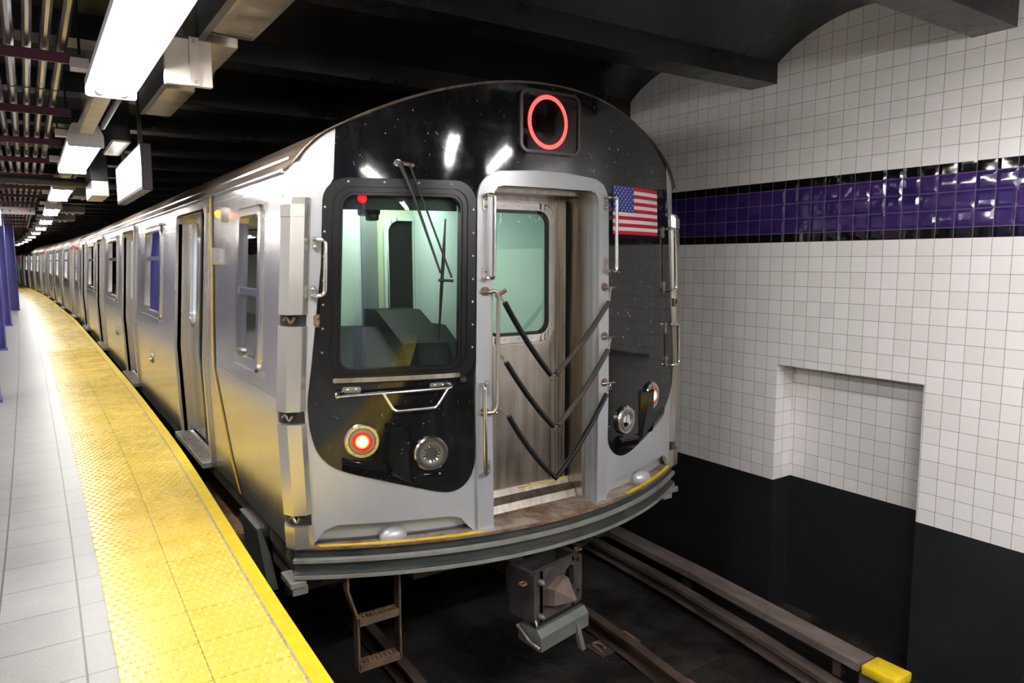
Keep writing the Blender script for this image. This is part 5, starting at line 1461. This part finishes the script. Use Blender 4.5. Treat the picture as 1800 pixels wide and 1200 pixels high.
b = MB()
for a in (-0.275, 0.265):
    pts = [Vector(CP(a+0.022*math.cos(q), -0.06+0.022*math.sin(q), 0.10 if a < 0 else 0.165)) for q in [2*PI*k/12 for k in range(13)]]
    b = MB(); b.tube(pts, 0.008, 6, caps=False); b.build('lifting_eye', 'rust', cpl)
b = MB(); b.sweep([(CP(a, 0, 0), Vector(cm.to_3x3() @ Vector((0, -1, 0))), Vector((0, 0, 1))) for a in (-0.23, 0.24)], [(-0.14, -0.20), (0.02, -0.195), (0.055, -0.235), (0.055, -0.325), (0.02, -0.33), (-0.14, -0.30)])
eh = b.build('electric_head', 'coupler_grey', cpl, smooth=20)
b = MB(); b.sweep([(CP(a, 0, 0), Vector(cm.to_3x3() @ Vector((0, -1, 0))), Vector((0, 0, 1))) for a in (0.11, 0.145)], [(0.055, -0.25), (0.055, -0.36), (0.075, -0.42), (0.11, -0.43), (0.075, -0.33)]); b.build('hook_lug', 'coupler_grey', eh, smooth=0)
b = MB(); b.tube(fillet([CP(-0.25, -0.13, -0.20), CP(-0.26, -0.02, -0.27), CP(-0.24, 0.05, -0.30)], 0.03), 0.014, 8); b.tube(fillet([CP(-0.21, -0.03, -0.12), CP(-0.225, 0.02, -0.17), CP(-0.21, -0.01, -0.24)], 0.03), 0.009, 8); b.build('cable', 'steel_dirty', eh)
b = MB(); b.box(-0.22, 0.22, -0.02, 0.02, 0, 0.02, lambda x, y, z: CP(x, y-0.02, z-0.19)); b.build('seal_bar', 'dark', cpl, smooth=0)
b = MB(); b.tube([CP(0, -0.2, 0), (2.6, 4.4, -0.45), (2.6, 5.2, -0.45)], 0.07, 10); b.build('drawbar', 'under2', cpl)
# brown channel and cables behind the bumper
b = MB(); b.bbox(1.80, 2.25, 3.75, 3.95, -0.34, -0.20, 0.01, 1); b.bbox(1.15, 4.05, 3.95, 4.4, -0.30, -0.12, 0.02, 1); b.build('cross_beam', 'under2', car, smooth=20)
for (x0, x1, zz) in ((2.25, 2.45, -0.42), (3.05, 3.30, -0.48), (3.2, 3.5, -0.45)):
    b = MB(); b.tube([(x0+(x1-x0)*t_, 3.85+0.05*math.sin(5*t_), -0.18-(zz*-1-0.18)*4*t_*(1-t_)) for t_ in [i/14 for i in range(15)]], 0.016, 8)
    b.build('jumper_cable', 'under', car)
b = MB()
b.bbox(1.12, 1.34, 5.2, 6.6, -0.62, -0.35, 0.02, 1); b.build('side_equipment_box', 'rust', car, smooth=20)
b = MB(); b.sweep([((1.10, 4.55, 0), (1, 0, 0), (0, 0, 1)), ((1.10, 5.0, 0), (1, 0, 0), (0, 0, 1))], [(0, -0.12), (0.05, -0.12), (0.12, -0.55), (0.06, -0.55)]); b.build('trip_guard', 'coupler_grey', car, smooth=0)

# ------------------------------------------------------------------ following cars
far = empty('subway_car', (XC, 0, -1.13), 'second stainless steel car of the train, coupled behind the front car', 'subway car', 'coupled subway cars')
FD = [(1.75, 3.0), (6.25, 7.5), (10.75, 12.0), (15.25, 16.5)]
FW = [(4.0, 5.25, 1.02, 1.90, 1.60), (8.5, 9.75, 1.02, 1.90, 1.60), (13.0, 14.25, 1.02, 1.90, 1.60), (0.55, 0.95, 1.02, 1.90, 1.4)]
car_body(far, 0.0, 18.2, FD, FW, False, 'steel_far')
t = MB(); 
for (a, c) in ((-0.02, 0.0), (18.2, 18.22)):
    loop = [(-1.45, -0.02), (1.45, -0.02), (1.47, 0.78), (1.40, 2.05)] + [(x, roofz(x)) for x in (1.25, 0.9, 0.4, 0, -0.4, -0.9, -1.25)] + [(-1.40, 2.05), (-1.47, 0.78)]
    t.panel([loop], lambda u, z, w_: (XC+u, w_, z), a, c, [])
t.build('end_wall', 'steel_far', far, smooth=0)
t = MB(); V = [(t.v(sideL(z, 0.10, 0.006)), t.v(sideL(z, -0.09, -0.13)), t.v(sideL(z, -0.02, -0.20))) for z in (-0.02, 0.78, 2.05)]
for p, q in zip(V, V[1:]): t.f([p[0], p[1], q[1], q[0]]); t.f([p[1], p[2], q[2], q[1]])
t.build('corner_bonnet', 'lit_bonnet', far, smooth=0)
for yy in (18.2-0.05,):
    t = MB(); t.panel([[(-0.02, yy-0.02), (2.05, yy-0.02), (2.05, yy+0.09), (-0.02, yy+0.09)]], sideL, 0.0, 0.045, ZS); t.build('corner_post', 'silver', far, smooth=0)
t = MB(); t.panel([rrect(1.86, 1.97, 1.05, 1.17, 0.02, 3)], sideL, 0.0, 0.035, []); ind = t.build('door_indicator', 'red_glow', far, smooth=0)

def copy_tree(o, parent=None):
    c_ = o.copy(); C.objects.link(c_); c_.parent = parent
    for ch in list(o.children): copy_tree(ch, c_)
    return c_
x, y = XC, 22.12; heads = [1.3, 3.1, 5.0, 6.5]
labs = ['second stainless steel car of the train, coupled behind the front car', 'third stainless steel car of the train, on the start of the curve',
        'fourth stainless steel car of the train, small and far round the curve', 'last visible stainless steel car, half hidden by the purple columns']
cars = []
for i, h in enumerate(heads):
    o = far if i == 0 else copy_tree(far)
    cars.append((o, x, y, h, labs[i]))
    a = R(h); x -= 18.42*math.sin(a); y += 18.42*math.cos(a)
for o, x, y, h, lab in cars:
    o.location = (x, y, -1.13); o.rotation_euler = (0, 0, R(h)); o['label'] = lab
